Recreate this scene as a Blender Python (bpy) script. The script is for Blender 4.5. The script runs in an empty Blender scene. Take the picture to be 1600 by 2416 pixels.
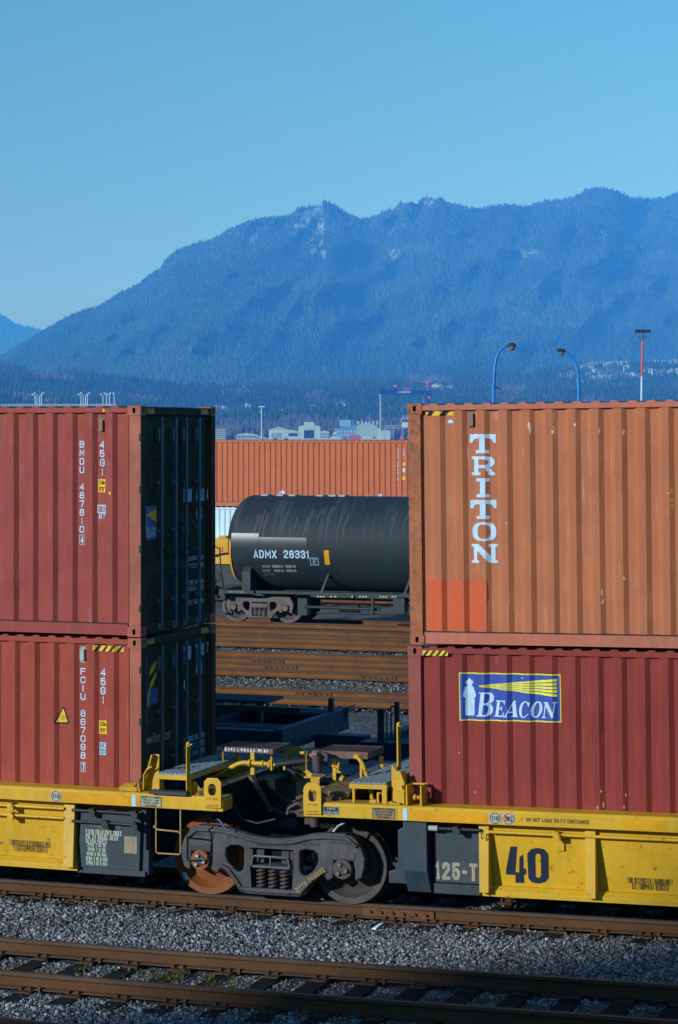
import bpy, bmesh, math, random
import numpy as np
from mathutils import Vector
R=math.radians
random.seed(7); rng=np.random.default_rng(7)
sc=bpy.context.scene; C=sc.collection

# ---------------------------------------------------------------- camera, sky, sun, exposure
F=5667.; HZ=1010.; TH=math.atan(.355); S_,C_=math.sin(TH),math.cos(TH)
CX,CY,CZ=12.416,-27.544,5.87
cam=bpy.data.cameras.new('camera'); camo=bpy.data.objects.new('camera',cam); C.objects.link(camo)
camo.location=(CX,CY,CZ); camo.rotation_euler=(R(90),0,TH)
cam.sensor_fit='VERTICAL'; cam.sensor_height=36; cam.lens=36*F/2416
cam.shift_y=-(1208-HZ)/2416; cam.clip_end=40000; cam.clip_start=.1
sc.camera=camo
ALPHA=R(34); ELEV=R(18)
w=bpy.data.worlds.new('World'); sc.world=w; w.use_nodes=True
nt=w.node_tree; bg=nt.nodes['Background']
sky=nt.nodes.new('ShaderNodeTexSky'); sky.sky_type='NISHITA'; sky.sun_disc=False
sky.sun_elevation=ELEV; sky.sun_rotation=math.pi+ALPHA; sky.altitude=0; sky.air_density=2.0; sky.dust_density=.0; sky.ozone_density=3.0
tint=nt.nodes.new('ShaderNodeMix'); tint.data_type='RGBA'; tint.blend_type='MULTIPLY'; tint.inputs[0].default_value=1
tint.inputs[7].default_value=(.305,.765,1.36,1)
nt.links.new(sky.outputs[0],tint.inputs[6]); nt.links.new(tint.outputs[2],bg.inputs[0]); bg.inputs[1].default_value=.071
sl=bpy.data.lights.new('sun','SUN'); sl.energy=5.0; sl.angle=R(.5); sl.color=(.54,.67,.98)
so=bpy.data.objects.new('sun',sl); C.objects.link(so); so.location=(-20,-40,30)
sdir=Vector((math.sin(ALPHA)*math.cos(ELEV),math.cos(ALPHA)*math.cos(ELEV),-math.sin(ELEV)))
so.rotation_euler=sdir.to_track_quat('-Z','Y').to_euler()
sc.view_settings.view_transform='Standard'; sc.view_settings.look='None'; sc.view_settings.exposure=.48; sc.view_settings.gamma=1
sc.cycles.max_bounces=6; sc.cycles.volume_bounces=2
sc.cycles.use_denoising=True

# ---------------------------------------------------------------- measuring helpers (photo pixel -> point on a real plane)
def W(px,py,y):
    k=(px-800)/F; d=(y-CY)/(k*S_+C_)
    return CX+d*(k*C_-S_), y, CZ-(py-HZ)/F*d
def far(px,D,z=0.):
    l=(px-800)/F*D
    return (CX+l*C_-D*S_, CY+l*S_+D*C_, z)
GR=.012
def grade(x,y):
    g=GR*.5*((x-2)+math.sqrt((x-2)**2+1.0))
    g=min(g,.2)
    t=min(1,max(0,(y-6)/10)); return g*(1-t)

# ---------------------------------------------------------------- materials
def lin(r,g,b):
    f=lambda c:(c/255/12.92 if c<=10 else ((c/255+.055)/1.055)**2.4)
    return (f(r),f(g),f(b))
MC={}
HAZE_D=1.6e-4; HAZE_C=(.06,.335,1.0,1)
class NT:
    def __init__(s,name):
        s.m=bpy.data.materials.new(name); s.m.use_nodes=True; s.t=s.m.node_tree; s.b=s.t.nodes['Principled BSDF']
    def n(s,t,**k):
        n=s.t.nodes.new('ShaderNode'+t)
        for a,v in k.items(): setattr(n,a,v)
        return n
    def l(s,a,b): s.t.links.new(a,b)
    def coord(s,scale=(1,1,1),out='Object'):
        tc=s.n('TexCoord'); mp=s.n('Mapping'); mp.inputs['Scale'].default_value=scale
        s.l(tc.outputs[out],mp.inputs[0]); return mp.outputs[0]
    def noise(s,scale,detail=4,vec=None,rough=.6):
        n=s.n('TexNoise'); n.inputs['Scale'].default_value=scale; n.inputs['Detail'].default_value=detail; n.inputs['Roughness'].default_value=rough
        if vec: s.l(vec,n.inputs['Vector'])
        return n.outputs['Fac']
    def ramp(s,f,stops):
        r=s.n('ValToRGB'); e=r.color_ramp.elements
        while len(e)<len(stops): e.new(.5)
        for i,(p,c) in enumerate(stops):
            e[i].position=p; e[i].color=(*c,1) if len(c)==3 else c
        s.l(f,r.inputs[0]); return r.outputs[0]
    def mix(s,f,a,b,mode='MIX'):
        m=s.n('Mix',data_type='RGBA',blend_type=mode)
        for v,i in ((f,0),(a,6),(b,7)):
            if isinstance(v,(int,float)): m.inputs[i].default_value=v
            elif isinstance(v,tuple): m.inputs[i].default_value=(*v,1)
            else: s.l(v,m.inputs[i])
        return m.outputs[2]
    def bump(s,f,strength=.2,dist=.01):
        b=s.n('Bump'); b.inputs['Strength'].default_value=strength; b.inputs['Distance'].default_value=dist
        s.l(f,b.inputs['Height']); s.l(b.outputs[0],s.b.inputs['Normal'])
def g3(v): return (v,v,v)
def paint(name,col,rough=.45,var=.18,rust=0.,rustcol=(.10,.035,.012),dirt=.25,scale=1.,metal=0.,rustscale=9,spec=.4,dirtcol=(.05,.045,.04),chip=None):
    if name in MC: return MC[name]
    k=NT(name); v=k.coord((scale,)*3)
    lo=tuple(c*(1-var) for c in col); hi=tuple(min(1,c*(1+var)) for c in col)
    c=k.ramp(k.noise(1.7,5,v),[(.3,lo),(.7,hi)])
    st=k.noise(3.,5,k.coord((5*scale,5*scale,.35*scale)))
    c=k.mix(k.ramp(st,[(.42,g3(0)),(.75,g3(dirt))]),c,dirtcol)
    fade=k.noise(2.2,4,k.coord((6*scale,6*scale,.5*scale)))
    c=k.mix(k.ramp(fade,[(.5,g3(0)),(.8,g3(.14))]),c,tuple(min(1,x*1.25+.015) for x in col))
    if rust>0:
        rn=k.noise(rustscale,9,v,.72)
        c=k.mix(k.ramp(rn,[(.66-rust*.35,g3(0)),(.72-rust*.3,g3(1))]),c,k.ramp(k.noise(25,4,v),[(.3,tuple(x*.5 for x in rustcol)),(.7,tuple(x*1.5 for x in rustcol))]))
    if chip:
        cn=k.noise(9,8,k.coord((scale*2.2,scale*2.2,scale*.22)),.72); c2=k.noise(.8,4,v)
        mm=k.n('Math',operation='MULTIPLY'); k.l(k.ramp(cn,[(.58,g3(0)),(.70,g3(.75))]),mm.inputs[0]); k.l(k.ramp(c2,[(.38,g3(.15)),(.62,g3(1))]),mm.inputs[1])
        c=k.mix(mm.outputs[0],c,chip)
    k.l(c,k.b.inputs['Base Color'])
    rr=k.ramp(k.noise(6,4,v),[(.3,g3(max(.05,rough-.1))),(.7,g3(min(1,rough+.15)))])
    k.l(rr,k.b.inputs['Roughness']); k.b.inputs['Metallic'].default_value=metal
    k.b.inputs['Specular IOR Level'].default_value=spec
    k.bump(k.noise(40,5,v),.12,.004)
    MC[name]=k.m; return k.m
def plain(name,col,rough=.6,spec=.3):
    if name in MC: return MC[name]
    k=NT(name); v=k.coord()
    c=k.ramp(k.noise(5,5,v),[(.3,tuple(x*.85 for x in col)),(.7,tuple(min(1,x*1.1) for x in col))])
    wn=k.noise(30,6,v,.7)
    c=k.mix(k.ramp(wn,[(.66,g3(0)),(.76,g3(.35))]),c,tuple(x*.45 for x in col))
    k.l(c,k.b.inputs['Base Color']); k.b.inputs['Roughness'].default_value=rough; k.b.inputs['Specular IOR Level'].default_value=spec
    MC[name]=k.m; return k.m
WHITE=plain('white_paint',(.46,.60,.70),.5)
DIMWHITE=plain('weathered_white_paint',(.36,.37,.34),.6)
LETTER_DARK=plain('dark_lettering',(.05,.035,.015),.6)
NAVY=plain('navy_lettering',(.008,.016,.035),.5)
YEL=paint('yellow_car_paint',(.59,.322,.008),.42,.10,.16,dirt=.16,dirtcol=(.14,.08,.012))
YELCHIP=paint('worn_yellow_paint',(.57,.31,.009),.45,.12,.30,dirt=.35,dirtcol=(.08,.05,.02))
AMBER=plain('amber_reflector',(.68,.305,.008),.35)
YELSIGN=plain('yellow_sign',(.78,.46,.01),.5)
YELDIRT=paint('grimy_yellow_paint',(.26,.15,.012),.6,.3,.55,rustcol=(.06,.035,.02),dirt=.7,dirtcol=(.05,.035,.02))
BLACK=paint('black_underframe',(.016,.025,.022),.55,.3,.25,rustcol=(.03,.016,.010),dirt=.2,dirtcol=(.03,.03,.03))
SLATE=paint('slate_panel_paint',(.022,.038,.050),.5,.25,.10,rustcol=(.035,.03,.025),dirt=.3,dirtcol=(.045,.045,.045))
CASTM=paint('grey_cast_steel',(.062,.060,.060),.65,.4,.36,rustcol=(.075,.045,.030),dirt=.6,dirtcol=(.028,.022,.018),scale=2.)
RUSTY=paint('rusted_steel',(.13,.050,.018),.75,.3,.3,rustcol=(.07,.028,.012),dirt=.4,spec=.2)
RUSTW=paint('rust_coated_wheel',(.23,.062,.014),.65,.25,.2,rustcol=(.10,.032,.01),dirt=.4,spec=.3)
BROWNW=paint('brown_wheel',(.050,.036,.030),.6,.25,.2,rustcol=(.09,.035,.014),dirt=.4)
RAILM=paint('rail_rust',(.088,.036,.011),.7,.22,.25,rustcol=(.07,.03,.012),dirt=.4,spec=.25,dirtcol=(.05,.028,.012))
BLACKD=paint('shade_black_underframe',(.006,.010,.008),.8,.3,.1,rustcol=(.02,.014,.010),dirt=.2,dirtcol=(.02,.018,.015),spec=.12)  # extra-dark black puts the under-car shade into the colour
RAILTOP=paint('brown_rail_head_shading',(.070,.034,.015),.55,.25,.2,rustcol=(.05,.022,.01),dirt=.3)
SILVER=paint('galvanised_tread',(.20,.225,.215),.5,.2,.1,metal=.2,dirt=.3)
GRATE=paint('rusty_walkway',(.15,.080,.055),.7,.25,.3,dirt=.3)
HOSE=paint('black_hose',(.018,.022,.022),.6,.2)
BOLT=plain('bolt_steel',(.36,.38,.34),.4)
GAPFILL=plain('black_gap_fill',(.006,.012,.012),.6)  # black that stands for shade in holes and hinge slots; also the rail seam

# ---------------------------------------------------------------- mesh builder
ORG={}
class MB:
    def __init__(s): s.v=[]; s.f=[]
    def add(s,v,f):
        o=len(s.v); s.v+= [tuple(p) for p in v]; s.f+=[tuple(i+o for i in q) for q in f]; return s
    def hexa(s,p):
        return s.add(p,[(0,3,2,1),(4,5,6,7),(0,1,5,4),(1,2,6,5),(2,3,7,6),(3,0,4,7)])
    def box(s,x0,x1,y0,y1,z0,z1):
        return s.hexa([(x0,y0,z0),(x1,y0,z0),(x1,y1,z0),(x0,y1,z0),(x0,y0,z1),(x1,y0,z1),(x1,y1,z1),(x0,y1,z1)])
    def prism(s,pts,ax,a,b):
        n=len(pts)
        P=lambda u,v,h:{'y':(u,h,v),'x':(h,u,v),'z':(u,v,h)}[ax]
        s.add([P(u,v,a) for u,v in pts]+[P(u,v,b) for u,v in pts],
              [tuple(range(n-1,-1,-1)),tuple(range(n,2*n))]+[(i,(i+1)%n,n+(i+1)%n,n+i) for i in range(n)])
        return s
    def tube(s,path,r,n=10):
        path=[Vector(p) for p in path]; V=[];Fc=[]
        up=None
        for i,p in enumerate(path):
            d=(path[min(i+1,len(path)-1)]-path[max(i-1,0)]).normalized()
            if up is None: up=Vector((0,0,1)) if abs(d.z)<.9 else Vector((1,0,0))
            a=(up-d*up.dot(d)).normalized(); b=d.cross(a); up=a
            rr=r[i] if isinstance(r,(list,tuple)) else r
            V+=[p+a*math.cos(2*math.pi*j/n)*rr+b*math.sin(2*math.pi*j/n)*rr for j in range(n)]
        for i in range(len(path)-1):
            for j in range(n):
                k=(j+1)%n; Fc.append((i*n+j,i*n+k,i*n+n+k,i*n+n+j))
        Fc.append(tuple(range(n-1,-1,-1))); Fc.append(tuple(range(len(V)-n,len(V))))
        return s.add(V,Fc)
    def cyl(s,p0,p1,r,n=16,r1=None): return s.tube([p0,p1],[r,r if r1 is None else r1],n)
    def lathe(s,prof,o,ax='y',n=48,caps=True):
        V=[];Fc=[]
        for r,h in prof:
            for j in range(n):
                a=2*math.pi*j/n; u,v=r*math.cos(a),r*math.sin(a)
                V.append({'y':(o[0]+u,o[1]+h,o[2]+v),'z':(o[0]+u,o[1]+v,o[2]+h),'x':(o[0]+h,o[1]+u,o[2]+v)}[ax])
        m=len(prof)
        for i in range(m-1):
            for j in range(n):
                k=(j+1)%n; Fc.append((i*n+j,i*n+k,i*n+n+k,i*n+n+j))
        if caps: Fc.append(tuple(range(n-1,-1,-1))); Fc.append(tuple(range((m-1)*n,m*n)))
        return s.add(V,Fc)
    def each(s,name,mat,parent=None,**k):
        par=list(range(len(s.v)))
        def fd(i):
            while par[i]!=i: par[i]=par[par[i]]; i=par[i]
            return i
        for f in s.f:
            for i in f[1:]: par[fd(i)]=fd(f[0])
        gs={}
        for f in s.f: gs.setdefault(fd(f[0]),[]).append(f)
        for fs_ in gs.values():
            ids=sorted({i for f in fs_ for i in f}); mp={a:b for b,a in enumerate(ids)}
            m=MB(); m.v=[s.v[i] for i in ids]; m.f=[tuple(mp[i] for i in f) for f in fs_]; m.build(name,mat,parent,**k)
    def build(s,name,mat,parent=None,bevel=0,smooth=False,loc=None,auto=None,seg=2):
        o3=ORG[parent.name] if parent is not None else (loc or (0,0,0))
        me=bpy.data.meshes.new(name)
        me.from_pydata([(a-o3[0],b-o3[1],c-o3[2]) for a,b,c in s.v],[],s.f)
        bm=bmesh.new(); bm.from_mesh(me); bmesh.ops.recalc_face_normals(bm,faces=bm.faces)
        if smooth:
            for f in bm.faces: f.smooth=True
            for e in bm.edges:
                if len(e.link_faces)==2 and e.calc_face_angle(0)>R(auto or 40): e.smooth=False
        bm.to_mesh(me); bm.free()
        ob=bpy.data.objects.new(name,me); C.objects.link(ob); me.materials.append(mat)
        if parent is not None: ob.parent=parent
        else: ob.location=o3
        ORG[ob.name]=o3
        if bevel:
            b=ob.modifiers.new('bevel','BEVEL'); b.width=bevel; b.segments=seg; b.limit_method='ANGLE'; b.angle_limit=R(35)
        return ob
def tag(o,label=None,cat=None,group=None,kind=None):
    for k,v in (('label',label),('category',cat),('group',group),('kind',kind)):
        if v: o[k]=v
    return o
def thing(name,label,cat,loc,group=None,rz=0):
    o=bpy.data.objects.new(name,None); C.objects.link(o); o.location=loc; o.rotation_euler=(0,0,rz); o.empty_display_size=.3
    ORG[o.name]=tuple(loc); return tag(o,label,cat,group)
def far_thing(name,label,cat,px,D,z,group=None):
    o=thing(name,label,cat,far(px,D,z),group,TH); ORG[o.name]=(0,0,0); return o    # parts authored in local metres
def tilt(o):
    x=ORG[o.name][0]; o.location.z+=GR*(x-2); o.rotation_euler.y=-GR
def copy_tree(o,parent=None):
    c=o.copy(); C.objects.link(c); ORG[c.name]=ORG[o.name]
    if parent is not None: c.parent=parent
    for ch in o.children: copy_tree(ch,c)
    return c

# ---- 2D lettering: font / outlines -> flat mesh in (u,v)
FONT=None
def text2d(s,bold=0.,spacing=1.0):
    cu=bpy.data.curves.new('t','FONT'); cu.body=s; cu.offset=bold; cu.space_character=spacing; cu.align_x='LEFT'; cu.resolution_u=3; cu.fill_mode='BOTH'
    return curve2d(cu)
def curve2d(cu):
    ob=bpy.data.objects.new('t',cu); C.objects.link(ob)
    dg=bpy.context.evaluated_depsgraph_get(); e=ob.evaluated_get(dg); me=e.to_mesh()
    v=[(p.co.x,p.co.y,p.co.z) for p in me.vertices]; f=[tuple(p.vertices) for p in me.polygons]
    e.to_mesh_clear(); bpy.data.objects.remove(ob); bpy.data.curves.remove(cu)
    return v,f
def plate2d(loops,ext=0.,bev=0.):
    cu=bpy.data.curves.new('t','CURVE'); cu.dimensions='2D'; cu.fill_mode='BOTH'; cu.extrude=ext; cu.bevel_depth=bev; cu.bevel_resolution=1
    for L in loops:
        sp=cu.splines.new('POLY'); sp.points.add(len(L)-1); sp.use_cyclic_u=True
        for p,(x,y) in zip(sp.points,L): p.co=(x,y,0,1)
    return curve2d(cu)
def fit(vf,u0,u1,v0,v1):
    v,f=vf
    if not v: return [],[]
    xs=[p[0] for p in v]; ys=[p[1] for p in v]
    a,b,c,d=min(xs),max(xs),min(ys),max(ys)
    return [(u0+(p[0]-a)/max(b-a,1e-6)*(u1-u0), v0+(p[1]-c)/max(d-c,1e-6)*(v1-v0)) for p in v],f

# ---- condensed gothic stencil alphabet drawn as strokes
_O=[(0,.15),(0,.85),(.28,1),(.72,1),(1,.85),(1,.15),(.72,0),(.28,0),(0,.15)]
_P=[(0,0),(0,1),(.7,1),(1,.86),(1,.6),(.7,.46),(0,.46)]
_C=[(1,.70),(1,.85),(.72,1),(.28,1),(0,.85),(0,.15),(.28,0),(.72,0),(1,.15),(1,.30)]
_6=[(1,.78),(1,.86),(.72,1),(.28,1),(0,.85),(0,.15),(.28,0),(.72,0),(1,.15),(1,.42),(.72,.56),(.05,.52)]
GLY={'A':[[(0,0),(.5,1),(1,0)],[(.2,.3),(.8,.3)]],'B':[[(0,0),(0,1),(.7,1),(1,.87),(1,.66),(.7,.53),(0,.53)],[(.7,.53),(1,.38),(1,.14),(.7,0),(0,0)]],'C':[_C],'D':[[(0,0),(0,1),(.65,1),(1,.84),(1,.16),(.65,0),(0,0)]],
'E':[[(1,1),(0,1),(0,0),(1,0)],[(0,.52),(.8,.52)]],'F':[[(1,1),(0,1),(0,0)],[(0,.52),(.8,.52)]],'G':[[(1,.70),(1,.85),(.72,1),(.28,1),(0,.85),(0,.15),(.28,0),(.72,0),(1,.15),(1,.46),(.55,.46)]],'H':[[(0,0),(0,1)],[(1,0),(1,1)],[(0,.5),(1,.5)]],
'I':[[(.5,0),(.5,1)]],'J':[[(1,1),(1,.15),(.72,0),(.28,0),(0,.15),(0,.3)]],'K':[[(0,0),(0,1)],[(1,1),(.05,.42)],[(.35,.6),(1,0)]],'L':[[(0,1),(0,0),(1,0)]],'M':[[(0,0),(0,1),(.5,.35),(1,1),(1,0)]],'N':[[(0,0),(0,1),(1,0),(1,1)]],'O':[_O],'0':[_O],
'P':[_P],'Q':[_O,[(.6,.25),(1,-.05)]],'R':[_P,[(.5,.46),(1,0)]],'S':[[(1,.76),(1,.86),(.72,1),(.28,1),(0,.86),(0,.66),(.28,.54),(.72,.46),(1,.34),(1,.14),(.72,0),(.28,0),(0,.14),(0,.24)]],'T':[[(0,1),(1,1)],[(.5,0),(.5,1)]],
'U':[[(0,1),(0,.15),(.28,0),(.72,0),(1,.15),(1,1)]],'V':[[(0,1),(.5,0),(1,1)]],'W':[[(0,1),(.22,0),(.5,.7),(.78,0),(1,1)]],'X':[[(0,0),(1,1)],[(0,1),(1,0)]],'Y':[[(0,1),(.5,.5),(1,1)],[(.5,.5),(.5,0)]],'Z':[[(0,1),(1,1),(0,0),(1,0)]],
'1':[[(.1,.82),(.6,1),(.6,0)]],'2':[[(0,.74),(0,.86),(.28,1),(.72,1),(1,.86),(1,.62),(0,.12),(0,0),(1,0)]],'3':[[(0,.78),(0,.87),(.28,1),(.72,1),(1,.87),(1,.64),(.72,.52),(.4,.52)],[(.72,.52),(1,.38),(1,.14),(.72,0),(.28,0),(0,.14),(0,.24)]],
'4':[[(.75,0),(.75,1),(0,.3),(1,.3)]],'5':[[(.95,1),(.08,1),(.03,.53),(.3,.62),(.72,.62),(1,.47),(1,.15),(.72,0),(.28,0),(0,.15),(0,.24)]],'6':[_6],'7':[[(0,1),(1,1),(.4,0)]],
'8':[[(.28,.53),(.06,.64),(.06,.88),(.28,1),(.72,1),(.94,.88),(.94,.64),(.72,.53),(.28,.53)],[(.28,.53),(0,.4),(0,.14),(.28,0),(.72,0),(1,.14),(1,.4),(.72,.53)]],'9':[[(1-x,1-y) for x,y in _6]],
'.':[[(.5,0),(.5,.1)]],'-':[[(.1,.48),(.9,.48)]],"'":[[(.5,1),(.5,.78)]],'"':[[(.2,1),(.2,.78)],[(.8,1),(.8,.78)]],'|':[[(.5,0),(.5,1)]],'m':[[(0,0),(0,.62)],[(0,.5),(.25,.62),(.5,.5),(.5,0)],[(.5,.5),(.75,.62),(1,.5),(1,0)]],'i':[[(.5,0),(.5,.62)],[(.5,.84),(.5,.98)]]}
GWD={'I':.3,'1':.62,'.':.25,"'":.25,'"':.5,'|':.3,'i':.3,'M':1.25,'W':1.3,'m':1.1,'-':.7,' ':.55}
def stroke(pts,t):
    cl=pts[0]==pts[-1]; P=[Vector(p) for p in (pts[:-1] if cl else pts)]; n=len(P); V=[]
    for i in range(n):
        a=P[i]-P[i-1] if (i>0 or cl) else P[1]-P[0]; b=P[(i+1)%n]-P[i] if (i<n-1 or cl) else P[-1]-P[-2]
        if a.length<1e-9: a=b
        if b.length<1e-9: b=a
        a=a.normalized(); b=b.normalized(); na=Vector((-a.y,a.x)); nb=Vector((-b.y,b.x)); m=na+nb
        if m.length<.2: m=na
        m=m.normalized(); k=t/2/max(.45,m.dot(na)); q=P[i].copy()
        if not cl and i==0: q=q-b*t*.5
        if not cl and i==n-1: q=q+a*t*.5
        V+=[q+m*k,q-m*k]
    m=n if cl else n-1
    return V,[(2*i,2*i+1,2*((i+1)%n)+1,2*((i+1)%n)) for i in range(m)]
def gothic(s,u0,u1,v0,v1,bold=.0,gap=.24):
    wd=[GWD.get(c,1.) for c in s]; tot=sum(wd)+gap*(len(s)-1); k=(u1-u0)/tot; H=v1-v0
    t=min(H*(.135+bold*1.6),k*.40); V=[];Fc=[]; u=u0
    for c,w_ in zip(s,wd):
        for j,pl in enumerate(GLY.get(c,[])):
            sp=[(u+t/2+x*max(w_*k-t,1e-5),v0+t/2+y*(H-t)) for x,y in pl]
            vv,ff=stroke(sp,t)
            o=len(V); V+=[(p.x,p.y,.0005*j) for p in vv]; Fc+=[tuple(i+o for i in q) for q in ff]
        u+=(w_+gap)*k
    return V,Fc
def lettering2d(s,u0,u1,v0,v1,bold=.0):
    if all(c==' ' or c in GLY for c in s): return gothic(s,u0,u1,v0,v1,bold)
    return fit(text2d(s,bold),u0,u1,v0,v1)
class Face:
    """a drawing plane: (u,v) -> world; kind 'front' faces -y, 'end' faces +x"""
    def __init__(s,kind,pos,surf=None,breaks=None): s.k,s.p,s.s,s.b=kind,pos,surf,breaks
    def put(s,mb,vf,h):
        v,f=vf
        if s.s and v:
            bm=bmesh.new(); vs=[bm.verts.new((p[0],p[2] if len(p)>2 else 0,p[1])) for p in v]
            for q in f:
                try: bm.faces.new([vs[i] for i in q])
                except ValueError: pass
            a=min(p[0] for p in v); b=max(p[0] for p in v)
            for x in s.b:
                if a+1e-4<x<b-1e-4:
                    bmesh.ops.bisect_plane(bm,geom=bm.verts[:]+bm.edges[:]+bm.faces[:],plane_co=(x,0,0),plane_no=(1,0,0))
            bm.verts.index_update()
            v=[(p.co.x,p.co.z,p.co.y) for p in bm.verts]; f=[tuple(p.index for p in q.verts) for q in bm.faces]; bm.free()
        e=lambda p:p[2] if len(p)>2 else 0
        if s.k=='front': mb.add([(p[0],s.p+(s.s(p[0],p[1]) if s.s else 0)-h-e(p),p[1]) for p in v],f)
        else: mb.add([(s.p+h+e(p),p[0],p[1]) for p in v],f)
    def text(s,mb,t,u0,u1,v0,v1,h=.004,bold=.0,sp=1.0): s.put(mb,lettering2d(t,u0,u1,v0,v1,bold),h)
    def poly(s,mb,pts,h=.003): s.put(mb,(pts,[tuple(range(len(pts)))]),h)
    def rect(s,mb,u0,u1,v0,v1,h=.003): s.poly(mb,[(u0,v0),(u1,v0),(u1,v1),(u0,v1)],h)
    def loops(s,mb,L,h=.003):
        v,f=plate2d(L); s.put(mb,([(p[0],p[1]) for p in v],f),h)
    def ring(s,mb,u,v,r0,r1,h=.003,n=28):
        c=lambda r:[(u+r*math.cos(2*math.pi*i/n),v+r*math.sin(2*math.pi*i/n)) for i in range(n)]
        A,B=c(r0),c(r1); s.put(mb,(A+B,[(i,(i+1)%n,n+(i+1)%n,n+i) for i in range(n)]),h)
    def vstack(s,mb,t,uc,wd,v1,v0,fill=.80,h=.006,bold=.015):
        n=len(t); st=(v1-v0)/n
        for i,ch in enumerate(t):
            if ch==' ': continue
            hw=wd/2*(.3 if ch in 'I1' else 1)
            z1=v1-i*st; s.text(mb,ch,uc-hw,uc+hw,z1-st*fill,z1,h,bold)
def oval(u,v,a,b,n=20):
    return [(u+a*math.copysign(abs(math.cos(t))**.8,math.cos(t)),v+b*math.copysign(abs(math.sin(t))**.8,math.sin(t))) for t in [2*math.pi*i/n for i in range(n)]]
def slab(mb,loops,ax,pos,ext,bev=0.):
    """solid plate from outlines with holes, thickness 2*ext, centred on pos along ax ('y' or 'x')"""
    v,f=plate2d(loops,ext-bev,bev)
    if ax=='y': mb.add([(p[0],pos+p[2],p[1]) for p in v],f)
    elif ax=='x': mb.add([(pos+p[2],p[0],p[1]) for p in v],f)
    else: mb.add([(p[0],p[1],pos+p[2]) for p in v],f)

# ================================================================= GROUND, WATER, TRACKS
def soil():
    k=NT('yard_soil'); v=k.coord()
    base=k.ramp(k.noise(.9,6,v),[(.3,(.050,.040,.030)),(.7,(.105,.075,.048))])
    vo=k.n('TexVoronoi'); vo.inputs['Scale'].default_value=22; k.l(v,vo.inputs['Vector'])
    st=k.ramp(vo.outputs['Color'],[(.2,(.03,.035,.04)),(.55,(.12,.125,.13)),(.9,(.30,.31,.30))])
    c=k.mix(k.ramp(k.noise(1.4,5,v),[(.40,g3(.15)),(.62,g3(.85))]),base,st)
    k.l(c,k.b.inputs['Base Color']); k.b.inputs['Roughness'].default_value=.95; k.b.inputs['Specular IOR Level'].default_value=.15
    k.bump(vo.outputs['Distance'],.7,.03); return k.m
SOIL=soil()
GZ=-.225
def gz(x,y):
    if y<600: return GZ+grade(x,y)
    return GZ-7.8*min(1,(y-600)/60.)
def axis(fine,step,lo,hi):
    a=[]; x=fine[0]
    while x<=fine[1]: a.append(x); x+=step
    k=step
    x=fine[1]
    while x<hi: k*=1.5; x+=k; a.append(min(x,hi))
    k=step; x=fine[0]
    while x>lo: k*=1.5; x-=k; a.insert(0,max(x,lo))
    return a
xs=axis((-8,14),.5,-12000,12000); ys=axis((-10,34),1.0,-1500,13500)
m=MB(); n=len(xs); m.add([(x,y,gz(x,y)) for y in ys for x in xs],[(j*n+i,j*n+i+1,(j+1)*n+i+1,(j+1)*n+i) for j in range(len(ys)-1) for i in range(n-1)])
tag(m.build('ground',SOIL),kind='structure')
k=NT('harbour_water'); k.b.inputs['Base Color'].default_value=(.02,.05,.07,1); k.b.inputs['Roughness'].default_value=.12
k.bump(k.noise(.4,4,k.coord((1,1,1))),.3,.3)
m=MB(); m.add([(-3000,600,-5.9),(3000,600,-5.9),(3000,3800,-5.9),(-3000,3800,-5.9)],[(0,1,2,3)])
tag(m.build('water',k.m),kind='structure')

TIE=paint('creosoted_timber',(.016,.018,.016),.85,.35,0,dirt=.4,dirtcol=(.035,.03,.025),scale=2,spec=.1)
RPROF=[(-.070,-.168),(.070,-.168),(.070,-.157),(.020,-.140),(.008,-.125),(.008,-.058),(.016,-.046),(.035,-.038),(.036,-.006),(.030,0),(-.030,0),(-.036,-.006),(-.035,-.038),(-.016,-.046),(-.008,-.058),(-.008,-.125),(-.020,-.140),(-.070,-.157)]
def rail_mesh(m,y,xa,xb,step=1.):
    xs=[]; x=xa
    while x<xb-1e-6: xs.append(x); x+=step
    xs.append(xb); n=len(RPROF)
    V=[(x,y+p,q+grade(x,y)) for x in xs for p,q in RPROF]
    m.add(V,[(i*n+j,i*n+(j+1)%n,(i+1)*n+(j+1)%n,(i+1)*n+j) for i in range(len(xs)-1) for j in range(n)]+[tuple(range(n)),tuple(range(len(V)-n,len(V)))])
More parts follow.
